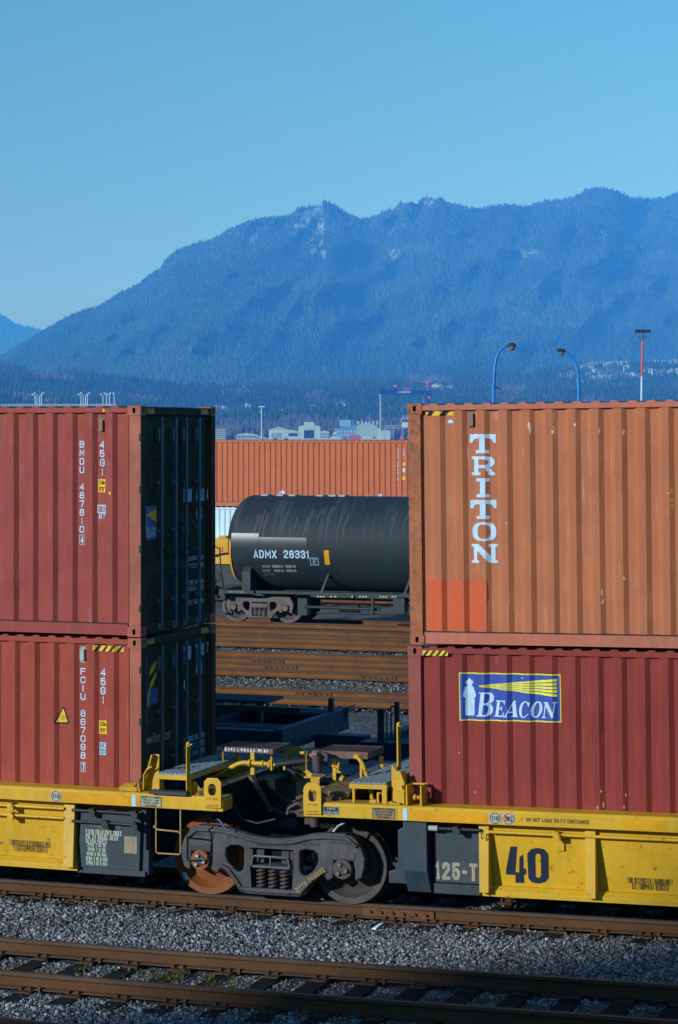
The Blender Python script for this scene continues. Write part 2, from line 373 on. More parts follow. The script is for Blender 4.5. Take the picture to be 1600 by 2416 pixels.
def track(label,y1,y2,xa,xb,sx0,sx1,sp=.56,near=False,joints=(),x0s=0.,railmat=None,sy=(-.55,.55)):
    yc=(y1+y2)/2; root=thing('railway_track',label,'railway track',((sx0+sx1)/2,yc,-.3),'railway tracks in the yard')
    for y in (y1,y2):
        m=MB(); rail_mesh(m,y,xa,xb,.5 if near else 4.); ro=m.build('rail',railmat or RAILM,root); ro.data.materials.append(RAILTOP)
        for pl in ro.data.polygons:
            c=sum((ro.data.vertices[i].co for i in pl.vertices),Vector())/len(pl.vertices); zz=c.z-.3-grade(c.x+(sx0+sx1)/2,y)
            if (zz>-.045 or -.15>zz>-.166) and len(pl.vertices)==4: pl.material_index=1  # darker brown head and foot put the rail's shading into its colour
    protos={}
    x=sx0+x0s; i=0
    while x<sx1:
        z=grade(x,yc); q=random.Random(int(x*100)+int(yc*10))
        if 's' not in protos:
            m=MB().box(x-.115,x+.115,y1+sy[0],y2+sy[1],-.40,-.188); s=m.build('sleeper',TIE,root,bevel=.012 if near else 0); protos['s']=(s,x)
        else:
            s0,xx=protos['s']; s=s0.copy(); C.objects.link(s); s.parent=root; ORG[s.name]=ORG[s0.name]; s.location.x+=x-xx; s.rotation_euler.z=q.uniform(-.02,.02)
        s.location.z=z+q.uniform(-.012,.004)
        if near:
            for y in (y1,y2):
                if ('p',y) not in protos:
                    m=MB().box(x-.095,x+.095,y-.19,y+.19,-.186,-.169)
                    for dx in (-.055,.055):
                        for dy in (-.086,.086): m.box(x+dx-.010,x+dx+.010,y+dy-.014,y+dy+.014,-.172,-.142); m.box(x+dx-.015,x+dx+.015,y+dy-.020,y+dy+.020,-.142,-.130)
                    m2=MB()
                    for dx in (.16,): m2.hexa([(x+dx-.012,y-.10,-.185),(x+dx+.012,y-.10,-.185),(x+dx+.012,y+.09,-.180),(x+dx-.012,y+.09,-.180),(x+dx-.014,y-.085,-.115),(x+dx+.014,y-.085,-.115),(x+dx+.012,y-.01,-.160),(x+dx-.012,y-.01,-.160)])
                    p=m.build('tie_plate',RAILM,root,bevel=.003); protos['p',y]=(p,x); a=m2.build('rail_anchor',RAILM,root); protos['a',y]=(a,x)
                else:
                    p0,xx=protos['p',y]; p=p0.copy(); C.objects.link(p); p.parent=root; ORG[p.name]=ORG[p0.name]; p.location.x+=x-xx
                    if i%3==0:
                        p0,xx=protos['a',y]; a=p0.copy(); C.objects.link(a); a.parent=root; ORG[a.name]=ORG[p0.name]; a.location.x+=x-xx; a.location.z=z
                p.location.z=z
        x+=sp; i+=1
    for (jx,jy) in joints:
        m=MB(); y=jy-.012; z=grade(jx,jy)
        m.box(jx-.46,jx+.46,y-.022,y,-.135+z,-.048+z); m.hexa([(jx-.46,y-.045,-.150+z),(jx+.46,y-.045,-.150+z),(jx+.46,y,-.150+z),(jx-.46,y,-.150+z),(jx-.46,y-.022,-.130+z),(jx+.46,y-.022,-.130+z),(jx+.46,y,-.130+z),(jx-.46,y,-.130+z)])
        for b in (-.36,-.22,-.07,.07,.22,.36): m.cyl((jx+b,y-.055,-.092+z),(jx+b,y-.02,-.092+z),.020,6)
        m.build('joint_bar',RUSTY,root,bevel=.003)
    return root
track('rusty track in the foreground with weeds between its sleepers',-4.27,-2.76,-30,30,-1.2,8.6,.565,True,x0s=.12)
track('track at the bottom edge with only one rail end showing in the left corner',-7.68,-6.17,-30,30,-.6,5,.56,False)
track('brown rusty track carrying the two yellow well cars',.47,1.98,-40,40,-3.2,8.6,.53,True,joints=[(3.25,.47)])
far_mat=paint('orange_rail_rust',(.175,.062,.014),.75,.25,.25,rustcol=(.10,.045,.015),dirt=.35,spec=.2,dirtcol=(.08,.04,.015))
track('track under the dark blue well car in the shade of the containers',9.35,10.86,-40,40,-8,3,.56)
track('weathered track next to the open dirt strip, nearest of the bright rusty tracks',21.6,23.1,-60,30,-13,-1,.56,joints=[(-6.2,23.1)],railmat=far_mat)
track('rusty track bordering the band of loose gravel',26.85,28.36,-60,30,-15,-2,.56,joints=[(-5.9,26.85),(-9.0,28.36)],railmat=far_mat)
track('bright rusty track halfway between the gravel band and the tank car',29.8,31.3,-60,30,-16,-3,.56,joints=[(-9.9,29.8)],railmat=far_mat)
track('rusty track two rails in front of the tank car, with a bright worn rail',34.1,35.6,-60,30,-17,-4,.56,railmat=far_mat)
track('rusty track closest in front of the black tank car',36.6,38.1,-60,30,-18,-5,.56,joints=[(-12.5,36.6)],railmat=far_mat)
track('rusty track the black tank car stands on',40.3,41.81,-60,30,-20,-5,.56,railmat=far_mat)
track('rusty track behind the tank car, under the far stack of containers',50.8,52.31,-80,30,-26,-10,.56,railmat=far_mat)

# ---- loose stones
def icos():
    t=(1+5**.5)/2; v=np.array([(-1,t,0),(1,t,0),(-1,-t,0),(1,-t,0),(0,-1,t),(0,1,t),(0,-1,-t),(0,1,-t),(t,0,-1),(t,0,1),(-t,0,-1),(-t,0,1)],float)
    v/=np.linalg.norm(v[0])
    f=np.array([(0,11,5),(0,5,1),(0,1,7),(0,7,10),(0,10,11),(1,5,9),(5,11,4),(11,10,2),(10,7,6),(7,1,8),(3,9,4),(3,4,2),(3,2,6),(3,6,8),(3,8,9),(4,9,5),(2,4,11),(6,2,10),(8,6,7),(9,8,1)])
    return v,f
def fast_mesh(name,V,Fc,mat,kind='stuff'):
    me=bpy.data.meshes.new(name); nv=len(V); nf,kk=Fc.shape
    me.vertices.add(nv); me.vertices.foreach_set('co',V.astype(np.float32).ravel())
    me.loops.add(nf*kk); me.loops.foreach_set('vertex_index',Fc.astype(np.int32).ravel())
    me.polygons.add(nf); me.polygons.foreach_set('loop_start',np.arange(0,nf*kk,kk,dtype=np.int32)); me.polygons.foreach_set('loop_total',np.full(nf,kk,np.int32))
    me.update(calc_edges=True); me.materials.append(mat)
    o=bpy.data.objects.new(name,me); C.objects.link(o); tag(o,kind=kind); return o
def stones(name,P,size,mat,flat=.75):
    v=np.array([(a,b,c) for c in (-1,1) for a,b in ((-1,-1),(1,-1),(1,1),(-1,1))],float)*.68; f=np.array([(0,3,2,1),(4,5,6,7),(0,1,5,4),(1,2,6,5),(2,3,7,6),(3,0,4,7)])
    N=len(P); V=v[None]*(1+rng.uniform(-.36,.36,(N,8,1)))+rng.uniform(-.16,.16,(N,8,3))
    sc_=size[:,None]*rng.uniform(.65,1.25,(N,3)); sc_[:,2]*=flat
    V=V*sc_[:,None,:]
    a=rng.uniform(0,6.28,N); b=rng.normal(0,.7,N); c=rng.normal(0,.7,N)
    def rot(V,i,j,t):
        W_=V.copy(); ct,st=np.cos(t)[:,None],np.sin(t)[:,None]
        W_[:,:,i]=V[:,:,i]*ct-V[:,:,j]*st; W_[:,:,j]=V[:,:,i]*st+V[:,:,j]*ct; return W_
    V=rot(rot(rot(V,1,2,b),0,2,c),0,1,a)+P[:,None,:]
    Fc=(f[None]+8*np.arange(N)[:,None,None]).reshape(-1,4)
    return fast_mesh(name,V.reshape(-1,3),Fc,mat)
def stone_mat(name,stops,browny=None):
    k=NT(name); ge=k.n('NewGeometry'); v=k.coord()
    c=k.ramp(ge.outputs['Random Per Island'],stops)
    c=k.mix(k.ramp(k.noise(60,3,v),[(.35,g3(.3)),(.6,g3(0))]),c,(.02,.02,.022))
    if browny:
        big=k.noise(1.1,5,v,.65); c=k.mix(k.ramp(big,[(.48,g3(0)),(.70,g3(.55))]),c,(.05,.04,.032))
        sx=k.n('SeparateXYZ'); k.l(v,sx.inputs[0]); f=None
        for y0,wd in browny:
            a=k.n('Math',operation='SUBTRACT'); k.l(sx.outputs[1],a.inputs[0]); a.inputs[1].default_value=y0
            b=k.n('Math',operation='ABSOLUTE'); k.l(a.outputs[0],b.inputs[0])
            d=k.n('Math',operation='DIVIDE'); k.l(b.outputs[0],d.inputs[0]); d.inputs[1].default_value=wd
            if f is None: f=d.outputs[0]
            else:
                mn=k.n('Math',operation='MINIMUM'); k.l(f,mn.inputs[0]); k.l(d.outputs[0],mn.inputs[1]); f=mn.outputs[0]
        ad=k.n('Math',operation='ADD'); k.l(f,ad.inputs[0])
        ns=k.n('Math',operation='MULTIPLY_ADD'); k.l(k.noise(3,4,v),ns.inputs[0]); ns.inputs[1].default_value=1.6; ns.inputs[2].default_value=-.8
        k.l(ns.outputs[0],ad.inputs[1])
        c=k.mix(k.ramp(ad.outputs[0],[(.45,g3(.75)),(1.0,g3(0))]),c,k.mix(.5,c,(.09,.045,.014)))
    k.l(c,k.b.inputs['Base Color']); k.b.inputs['Roughness'].default_value=.85; k.b.inputs['Specular IOR Level'].default_value=.2
    return k.m
BALL=stone_mat('ballast_stone',[(.0,(.05,.052,.056)),(.25,(.13,.132,.135)),(.58,(.24,.24,.24)),(.82,(.39,.385,.38)),(.90,(.50,.49,.47)),(.935,(.26,.16,.08)),(.97,(.14,.085,.05)),(1.,(.66,.65,.62))],[(.25,.36),(-2.76,.22),(-3.5,.55),(-4.3,.25)])
def scatter(x0,x1,y0,y1,n): return np.stack([rng.uniform(x0,x1,n),rng.uniform(y0,y1,n)],1)
P=scatter(-3.4,9.6,-6.9,2.3,235000)
d=np.min(np.abs(P[:,1][:,None]-np.array([.47,1.98,-2.76,-4.27,-6.17])),1); keep=d>.085
# sleepers of the foreground track stay mostly bare; the view wedge
ph=((P[:,0]-(-1.2+.12)+.2825)%.565)-.2825; onfg=(P[:,1]>-4.8)&(P[:,1]<-2.3)&(np.abs(ph)<.115)
keep&=~(onfg&(rng.random(len(P))>.05))
ph2=((P[:,0]+3.2+.265)%.53)-.265; ontr=(P[:,1]>-.1)&(np.abs(ph2)<.115); keep&=~(ontr&(rng.random(len(P))>.25))
keep&=~((P[:,1]>.55)&(rng.random(len(P))>.35))
wx=(P[:,0]-CX)*C_+(P[:,1]-CY)*S_; wd=-(P[:,0]-CX)*S_+(P[:,1]-CY)*C_
keep&=(np.abs(wx/wd)<.185)
P=P[keep]
g=np.array([grade(x,y) for x,y in P])
crown=.022*np.clip(np.minimum((P[:,1]+2.5)/.5,(0.1-P[:,1])/.4),0,1)
z=GZ+g+.012+crown-.022*((P[:,1]>-4.25)&(P[:,1]<-2.8))+rng.uniform(-.012,.022,len(P))
sz=np.clip(rng.lognormal(math.log(.0145),.36,len(P)),.007,.040)
stones('ballast_gravel',np.column_stack([P,z]),sz,BALL)
BALL2=stone_mat('yard_gravel_stone',[(.0,(.04,.034,.028)),(.4,(.11,.09,.068)),(.75,(.20,.17,.13)),(1.,(.36,.33,.28))])
Q=[(-14,-1,23.4,26.6,22000),(-18,-3,28.6,29.5,4000),(-17,-3,31.6,33.8,7000),(-20,-4,38.5,40.0,5000),(-16,-3,27.2,28.1,3000),(-18,-4,35.8,36.4,2200),(-13,0,21.0,21.5,300)]
P=np.concatenate([scatter(*q) for q in Q]); z=GZ+.012+rng.uniform(-.01,.03,len(P))
stones('yard_gravel',np.column_stack([P,z]),np.clip(rng.lognormal(math.log(.024),.35,len(P)),.012,.05),BALL2)
# ---- weeds between the foreground rails
V=[];Fc=[]
for i in range(90):
    cx,cy=random.uniform(.3,3.0),random.uniform(-3.75,-2.95)
    if random.random()<.5: cx,cy=random.gauss(1.9,.35),random.gauss(-3.2,.14)
    if ((cx-(-1.08)+.2825)%.565)-.2825<-.2: continue
    for b in range(9):
        a=random.uniform(0,6.28); r=random.uniform(.0,.03); h=random.uniform(.03,.085); ln=random.uniform(.01,.05); wv=.0035
        x,y=cx+r*math.cos(a),cy+r*math.sin(a); z=GZ+.02+grade(x,y); o=len(V)
        V+=[(x-wv,y,z),(x+wv,y,z),(x+ln*.4*math.cos(a),y+ln*.4*math.sin(a),z+h*.7),(x+ln*math.cos(a),y+ln*math.sin(a),z+h)]; Fc+=[(o,o+1,o+2),(o+1,o+3,o+2)]
GRASS=plain('young_weeds',(.075,.085,.020),.7)
fast_mesh('grass',np.array(V),np.array(Fc),GRASS)
# ---- litter
m=MB(); p=W(885,2156,-.15); bz=gz(p[0],-.15)+.05
m.hexa([(p[0]-.05,-.19,bz-.02),(p[0]+.01,-.2,bz-.02),(p[0]+.04,-.14,bz),(p[0]-.03,-.12,bz),(p[0]-.03,-.18,bz+.012),(p[0]+.03,-.19,bz+.02),(p[0]+.09,-.13,bz+.075),(p[0]+.05,-.12,bz+.065)])
tag(m.build('scrap_paper',WHITE,loc=(p[0],-.15,bz)),'crumpled white scrap lying by the rail in front of the right wheel','litter')
m=MB(); p=(-5.05,20.3); v,f=icos(); m.add([(p[0]+a*.10,p[1]+b*.09,GZ+.05+c*.09) for a,b,c in v*(1+rng.uniform(-.2,.2,(12,1)))],f.tolist())
tag(m.build('pale_rock',WHITE,loc=(p[0],p[1],GZ)),'small pale rock alone on the dirt strip before the rusty tracks','rock')
# ================================================================= CONTAINERS
CP=.2775; CD=.036; Q1,Q2,Q3=.058,.139,.197
def z1(x,v): return x/2.958,900+v/2.958
def z2(x,v): return x/2.958,1460+v/2.958
def z6(x,v): return 960+x*.4082,930+v*.4082
def z7(x,v): return 960+x*.4082,1500+v*.4082
def uvf(zf,tl=False,y=.015):
    def g(x,v):
        a,_,c=W(*zf(x,v),y)
        return a,(c-GR*(a-2) if tl else c)
    return g
def mk_surf(xp,x0,x1,seed,dents=(),ks=1.):
    CP,CD,Q1,Q2,Q3=[globals()[n]*ks for n in ('CP','CD','Q1','Q2','Q3')]
    rs=np.random.RandomState(seed); A=rs.uniform(-1,1,(6,4))
    def surf(x,z):
        if x<x0 or x>x1: base=0
        else:
            u=(x-xp)%CP
            base=CD*u/Q1 if u<Q1 else CD if u<Q2 else CD*(1-(u-Q2)/(Q3-Q2)) if u<Q3 else 0
        d=0
        for a in A: d+=.0009*a[0]*math.sin(x*(2+a[1])*1.7+a[2]*6)*math.sin(z*(2.2+a[3])*1.6+a[1]*9)
        for dx,dz,r,h in dents:
            q=((x-dx)**2+((z-dz)*.8)**2)/(r*r)
            if q<6: d+=h*math.exp(-q*1.4)
        return .010+base+d
    n0=math.floor((x0-xp)/CP)-1; br=[]
    for i in range(int((x1-x0)/CP)+4):
        for o in (0,Q1,Q2,Q3):
            x=xp+(n0+i)*CP+o
            if x0+.004<x<x1-.004: br.append(x)
    return surf,sorted(br+[x0,x1])
def casting(root,mat,x0,x1,y0,y1,z0,z1,front=True,end=None):
    cx,cz=(x0+x1)/2,(z0+z1)/2; m=MB()
    slab(m,[[(x0,z0),(x1,z0),(x1,z1),(x0,z1)],oval(cx,cz,.024,.039)],'y',y0+.008,.012,.003)
    if end:
        s=1 if end>0 else -1; xe=x1 if s>0 else x0
        slab(m,[[(y0+.02,z0),(y1,z0),(y1,z1),(y0+.02,z1)],oval((y0+y1)/2,cz,.024,.039)],'x',xe-s*.008,.012,.003)
    m.box(x0+.002,x1-.021,y0+.021,y1,z1-.02,z1-.001); m.box(x0+.002,x1-.021,y0+.021,y1,z0+.001,z0+.02)
    c=m.build('corner_casting',mat,root)
    MB().box(x0+.004,x1-.022,y0+.03,y1-.004,z0+.021,z1-.021).build('casting_recess',GAPFILL,c)  # black fill stands for the shade inside the open hole
def vent(root,mat,x0,x1,z0,z1,face):
    m=MB(); ym=face.s((x0+x1)/2,(z0+z1)/2)-.002
    m.box(x0-.004,x1+.004,ym-.006,ym,z0,z1)
    m.box(x0+.004,x1-.006,ym-.045,ym-.006,z0+(z1-z0)*.14,z1-(z1-z0)*.14)
    for x in (x0+.01,x1-.01):
        for z in (z0+.012,z1-.012): m.cyl((x,ym-.012,z),(x,ym-.006,z),.006,8)
    m.build('vent_cover',mat,root,bevel=.004)
def hazard(root,face,x0,x1,z0,z1,h=.004,n=4):
    m=MB(); face.rect(m,x0,x1,z0,z1,h); p=m.build('hazard_stripe',YELSIGN,root)
    m=MB(); st=(x1-x0)/n; H=z1-z0
    for i in range(n):
        a=x0+i*st+st*.05; face.poly(m,[(a,z0),(min(a+st*.42,x1),z0),(min(a+st*.42+H*.8,x1),z1),(min(a+H*.8,x1),z1)],h+.003)
    m.build('black_band',NAVY,p)
def sign(root,name,mat,face,x0,x1,z0,z1,lines,lmat,h=.005,pad=.12,bold=.0,border=None):
    m=MB(); face.rect(m,x0,x1,z0,z1,h); s=m.build(name,mat,root)
    m=MB(); n=len(lines); H=(z1-z0)/max(n,1); wd=x1-x0
    mx=max([len(t) for t in lines]+[1])
    for i,t in enumerate(lines):
        k=.5-.5*max(.45,len(t)/mx)*(1-2*pad)
        face.text(m,t,x0+wd*k,x1-wd*k,z1-(i+1)*H+H*.2,z1-i*H-H*.16,h+.003,bold)
    if border:
        b=border
        for q in ((x0,x1,z0,z0+b),(x0,x1,z1-b,z1),(x0,x0+b,z0+b,z1-b),(x1-b,x1,z0+b,z1-b)): face.rect(m,*q,h+.003)
    if lines or border: m.build('lettering',lmat,s)
    return s
def outline_box(face,m,x0,x1,z0,z1,b,h):
    for q in ((x0,x1,z0,z0+b),(x0,x1,z1-b,z1),(x0,x0+b,z0+b,z1-b),(x1-b,x1,z0+b,z1-b)): face.rect(m,*q,h)

def container(label,x0,x1,z0,xp,mat,postmat,railmat,door,seed,group=None,dents=(),y0=0.,cat='container',H=2.896,ks=1.):
    root=thing('freight_container',label,cat,((x0+x1)/2,y0+1.219,z0),group)
    zt=z0+H; near=x1 if door else x0; y1=y0+2.438
    a,b=x0+.17,x1-.17
    q=random.Random(seed*17); vis0=(x1-5.5 if door else x0+.2); dents=list(dents)+[(q.uniform(vis0,vis0+5.2),z0+q.choice((q.uniform(.3,.8),q.uniform(.3,2.6),q.uniform(2.2,2.7))),q.uniform(.04,.16),q.uniform(-.006,.016)) for _ in range(26)]
    surf,br=mk_surf(xp,a,b,seed,dents,ks)
    m=MB(); zs=np.linspace(z0+.165,zt-.07,26); V=[(x,y0+surf(x,z),z) for z in zs for x in br]; n=len(br)
    xs=br; m.add(V,[(j*n+i,j*n+i+1,(j+1)*n+i+1,(j+1)*n+i) for j in range(25) for i in range(n-1)])
    sp=m.build('side_panel',mat,root,smooth=True,auto=12)
    m=MB().box(x0+.16,x1-.16,y1-.04,y1-.01,z0+.1,zt-.05); m.box(x0+.15,x1-.15,y0+.07,y1-.05,z0+.1,z0+.15)
    m.build('rear_wall',mat,root)
    # top and bottom side rails
    MB().box(x0+.178,x1-.178,y0-.001,y0+.06,zt-.085,zt-.02).build('top_rail',railmat,root,bevel=.006)
    m=MB(); m.box(x0+.178,x1-.178,y0+.006,y0+.016,z0+.018,z0+.150); m.box(x0+.178,x1-.178,y0+.016,y0+.07,z0+.018,z0+.03)
    m.box(x0+.178,x1-.178,y0+.004,y0+.012,z0+.012,z0+.028)
    m.build('bottom_rail',railmat,root,bevel=.003)
    MB().box(x0+.178,x1-.178,y0+.022,y0+.07,z0+.152,z0+.163).build('rail_seam',GAPFILL,root)
    # roof with stamped cross ribs
    m=MB(); xs=[x0+.06]; zz=[0]
    x=x0+.25
    while x<x1-.35:
        for o,hh in ((0,0),(.03,.022),(.10,.022),(.13,0)): xs.append(x+o); zz.append(hh)
        x+=.2215
    xs.append(x1-.06); zz.append(0); n=len(xs)
    m.add([(x,y,zt-.022+h) for y in (y0+.012,y1-.01) for x,h in zip(xs,zz)],[(i,i+1,n+i+1,n+i) for i in range(n-1)])
    m.add([(x,y0+.012,zt-.024+q*(h+.002)) for q in (0,1) for x,h in zip(xs,zz)],[(i,i+1,n+i+1,n+i) for i in range(n-1)])
    m.build('roof_panel',railmat,root)
    # posts and castings
    for s,xe in ((-1,x0),(1,x1)):
        xa,xb=(xe,xe+.160) if s<0 else (xe-.160,xe)
        vis=(xe==near)
        if not vis and door is None: continue
        m=MB().box(xa,xb,y0+.003,y0+.15,z0+.118,zt-.118)
        if vis: m.box(xa+(.162 if s<0 else -.012),xb+(.012 if s<0 else -.162),y0+.02,y0+.10,z0+.118,zt-.118)
        m.build('corner_post',postmat,root,bevel=.005)
        MB().box(xa,xb,y1-.15,y1-.003,z0+.118,zt-.118).build('corner_post',postmat,root,bevel=.005)
        ca,cb=(xe,xe+.178) if s<0 else (xe-.178,xe)
        for zz0 in (z0,zt-.118):
            casting(root,postmat,ca,cb,y0-.004,y0+.158,zz0,zz0+.118,end=s)
            if vis: casting(root,postmat,ca,cb,y1-.158,y1+.004,zz0,zz0+.118,end=s)
    return root,surf,br,y0
def doors(root,x1,z0,dmat,barmat,postmat,y0=0.,H=2.896):
    zt=z0+H
    for a,b in ((.022,.158),(2.28,2.436)): MB().box(x1-.02,x1+.0035,y0+a,y0+b,z0+.12,zt-.12).build('post_shade_strip',dmat,root)  # dark strips paint the end's shade over the red post ends
    MB().box(x1-.10,x1-.006,y0+.16,y0+2.278,zt-.115,zt-.012).build('door_header',dmat,root,bevel=.006)
    MB().box(x1-.12,x1-.006,y0+.16,y0+2.278,z0+.012,z0+.15).build('door_sill',dmat,root,bevel=.006)
    for a,b in ((.155,1.212),(1.226,2.283)):
        pts=[]; zz=z0+.155
        m=MB(); m.box(x1-.09,x1-.045,y0+a,y0+b,z0+.152,zt-.118)
        for q in range(4):
            c=z0+.30+q*.63; m.hexa([(x1-.045,y0+a+.07,c),(x1-.045,y0+b-.07,c),(x1-.045,y0+b-.07,c+.5),(x1-.045,y0+a+.07,c+.5),
                (x1-.036,y0+a+.12,c+.04),(x1-.036,y0+b-.12,c+.04),(x1-.036,y0+b-.12,c+.46),(x1-.036,y0+a+.12,c+.46)])
        d=m.build('door',dmat,root)
        for f in ((.43,.86) if a<1 else (.17,.58)):
            y=y0+a+f*1.057 if a<1 else y0+a+f*1.057
            m=MB().cyl((x1+.018,y,z0+.06),(x1+.018,y,zt-.14),.021,12)
            bar=m.build('locking_bar',barmat,d,smooth=True)
            for zc,hh in ((z0+.09,.05),(z0+.42,.025),(z0+1.3,.02),(z0+1.92,.02),(zt-.36,.09)):
                MB().box(x1-.04,x1+.012,y-.07,y+.03,zc-hh,zc+hh).build('bar_bracket',barmat,d,bevel=.006)
        ym=y0+(.43*1.057+.155 if a<1 else 1.226+.17*1.057)
        for q in (.80,1.06): MB().tube([(x1+.045,ym,z0+q),(x1+.055,ym+.12,z0+q-.05),(x1+.055,ym+.30,z0+q-.02),(x1+.045,ym+.40,z0+q)],.012,8).build('door_handle',dmat,d,smooth=True)
    for zc in (z0+.35,z0+1.1,z0+1.85,z0+2.5): MB().box(x1-.026,x1+.004,y0-.0005,y0+.05,zc-.045,zc+.045).build('hinge_slot_shade',GAPFILL,root)  # flat black plates stand in for the shaded hinge cutouts in the post

RED1=paint('dull_red_container_paint',lin(145,62,52),.55,.14,.08,(.16,.05,.02),dirt=.34,dirtcol=lin(110,62,58),chip=lin(165,120,112),spec=.2)
RED2=paint('brick_red_container_paint',lin(149,62,47),.55,.14,.10,(.20,.06,.02),dirt=.34,dirtcol=lin(118,60,50),chip=lin(170,110,95),spec=.2)
POST1=paint('rust_streaked_red_post',lin(158,78,52),.6,.25,.26,(.20,.075,.03),dirt=.3,rustscale=14)
ORANGE=paint('orange_container_paint',lin(170,100,65),.55,.12,.06,(.25,.08,.02),dirt=.26,dirtcol=lin(160,92,66),chip=lin(205,160,140),spec=.2)
OPOST=paint('rusted_orange_post',lin(168,92,54),.7,.3,.45,(.19,.080,.032),dirt=.4,rustscale=16,chip=lin(195,145,60))
ORAIL=paint('orange_rail_paint',lin(176,94,68),.5,.15,.12,(.22,.07,.02),dirt=.25)
MAROON=paint('maroon_container_paint',lin(132,50,41),.55,.14,.06,(.14,.03,.02),dirt=.36,dirtcol=lin(98,44,44),chip=lin(150,92,88),spec=.2)
MPOST=paint('maroon_post_paint',lin(142,60,48),.55,.15,.12,(.18,.06,.03),dirt=.25,rustscale=14)
DOORD=paint('dark_door_and_shade_paint',(.026,.026,.014),.7,.2,.1,dirt=.2,dirtcol=(.03,.03,.02),spec=.12)  # dark door tone, also used for the shade painted on the post ends
BARM=paint('galvanised_locking_bar',(.10,.15,.19),.4,.15,.1,metal=.3)
VENTM=plain('grey_vent_plastic',(.36,.37,.30),.6); VENTR=plain('brown_vent',(.25,.13,.09),.6)
REPAINT=paint('fresh_orange_repaint',lin(192,80,38),.45,.08,0,dirt=.1,dirtcol=lin(190,80,50))

def id_marks(root,fc,g,spec):
    m=MB()
    for t,uc,wd,a,b in spec['stacks']:
        u,_=g(uc,a); w2=abs(g(uc+wd/2,a)[0]-g(uc-wd/2,a)[0])*1.12; fc.vstack(m,t,u,w2,g(uc,a)[1],g(uc,b)[1])
    for t,xa,xb,a,b in spec['boxed']:
        p,q=g(xa,b),g(xb,a); outline_box(fc,m,p[0],q[0],p[1],q[1],.006,.006)
        w3=q[0]-p[0]; h3=q[1]-p[1]; fc.text(m,t,p[0]+w3*.22,q[0]-w3*.22,p[1]+h3*.12,q[1]-h3*.12,.006,.015)
    return m.build('lettering',WHITE,root)
def rectz(g,xa,xb,a,b):
    p,q=g(xa,b),g(xb,a); return p[0],q[0],p[1],q[1]

# --- upper left
ZL,ZU=.335,3.252
root,sf,br,_=container('dull red container with white vertical numbers, top of the stack with black doors',-12.19,0,ZU,W(*z1(95,900),.01)[0],RED1,POST1,RED1,True,1,'stacked shipping containers',
    dents=[(-1.30,5.75,.05,.012),(-1.15,4.0,.10,.010),(-2.2,3.9,.16,.012),(-1.7,3.75,.1,.012)])
g=uvf(z1); fc=Face('front',0,sf,br)
id_marks(root,fc,g,dict(stacks=[('BMOU 487810',567,30,415,1068),('45G1',708,30,415,668)],boxed=[('4',550,585,1070,1140)]))
sign(root,'height_sign',YELSIGN,fc,*rectz(g,680,735,683,773),["2.9m","9'6\""],LETTER_DARK)
s=sign(root,'code_sign',WHITE,fc,*rectz(g,675,740,862,920),[],None)
m=MB(); a=rectz(g,681,705,870,912); fc.rect(m,*a,.007); a=rectz(g,709,735,870,912); fc.rect(m,*a,.007); q=m.build('code_field',RED1,s)
m=MB(); fc.text(m,'i',*rectz(g,689,697,874,908),.010,.01); fc.text(m,'C',*rectz(g,713,731,876,906),.010,.02); m.build('code_letter',WHITE,s)
m=MB(); fc.text(m,'87',*rectz(g,685,732,925,958),.006,.02); m.build('lettering',WHITE,root)
vent(root,VENTR,*rectz(g,690,722,252,362),fc)
m=MB(); fc.poly(m,[g(762,770),g(775,770),g(778,785),g(768,792),g(761,785)],.004); m.build('yellow_splash',YELSIGN,root)
f0=Face('front',0); m=MB(); f0.poly(m,[g(722,190),g(728,190),g(740,203),g(724,216)],.006); f0.poly(m,[g(750,208),g(758,207),g(761,213),g(752,215)],.006); m.each('yellow_marker',YELSIGN,root)
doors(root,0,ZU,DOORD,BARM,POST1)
fe=Face('end',-.036); ft=Face('end',-.004)
def logo_small(root,y0,y1,za,zb,name='BEACON',h=.004,fe=fe):
    m=MB(); fe.rect(m,y0,y1,za,zb,h); s=m.build('door_logo',plain('blue_logo_field',(.03,.075,.27),.5),root)
    m=MB(); hh=zb-za; ww=y1-y0
    fe.text(m,name,y0+ww*.18,y1-ww*.03,za+hh*.08,za+hh*.38,h+.003,.02); fe.poly(m,[(y0+ww*.05,za+hh*.1),(y0+ww*.14,za+hh*.1),(y0+ww*.12,za+hh*.8),(y0+ww*.07,za+hh*.8)],h+.003); m.build('logo_lettering',WHITE,s)
    m=MB(); fe.poly(m,[(y0+ww*.16,za+hh*.74),(y1-ww*.02,za+hh*.5),(y1-ww*.02,za+hh*.95)],h+.003); m.build('logo_beam',YELSIGN,s)
logo_small(root,.20,.56,4.45,4.88)
m=MB()
fe.text(m,'BMOU',1.43,1.70,4.90,5.07,.006,.01); fe.text(m,'487810',1.84,2.12,4.90,5.07,.006,.01); fe.text(m,'4',2.2,2.27,4.90,5.07,.006,.01); fe.text(m,'45G1',1.84,2.05,4.66,4.83,.006,.01)
for t,z in (('MAX.GROSS 30480 KG',4.12),('67200 LBS',4.02),('TARE 3870 KG',3.80),('8530 LBS',3.72),('NET 26610 KG',3.54)): fe.text(m,t,1.6,2.1,z,z+.06,.006)
m.build('door_lettering',WHITE,root)
hazard(root,ft,.20,.42,ZU+2.80,ZU+2.865,.004,3); hazard(root,ft,1.95,2.2,ZU+2.80,ZU+2.865,.004,3)

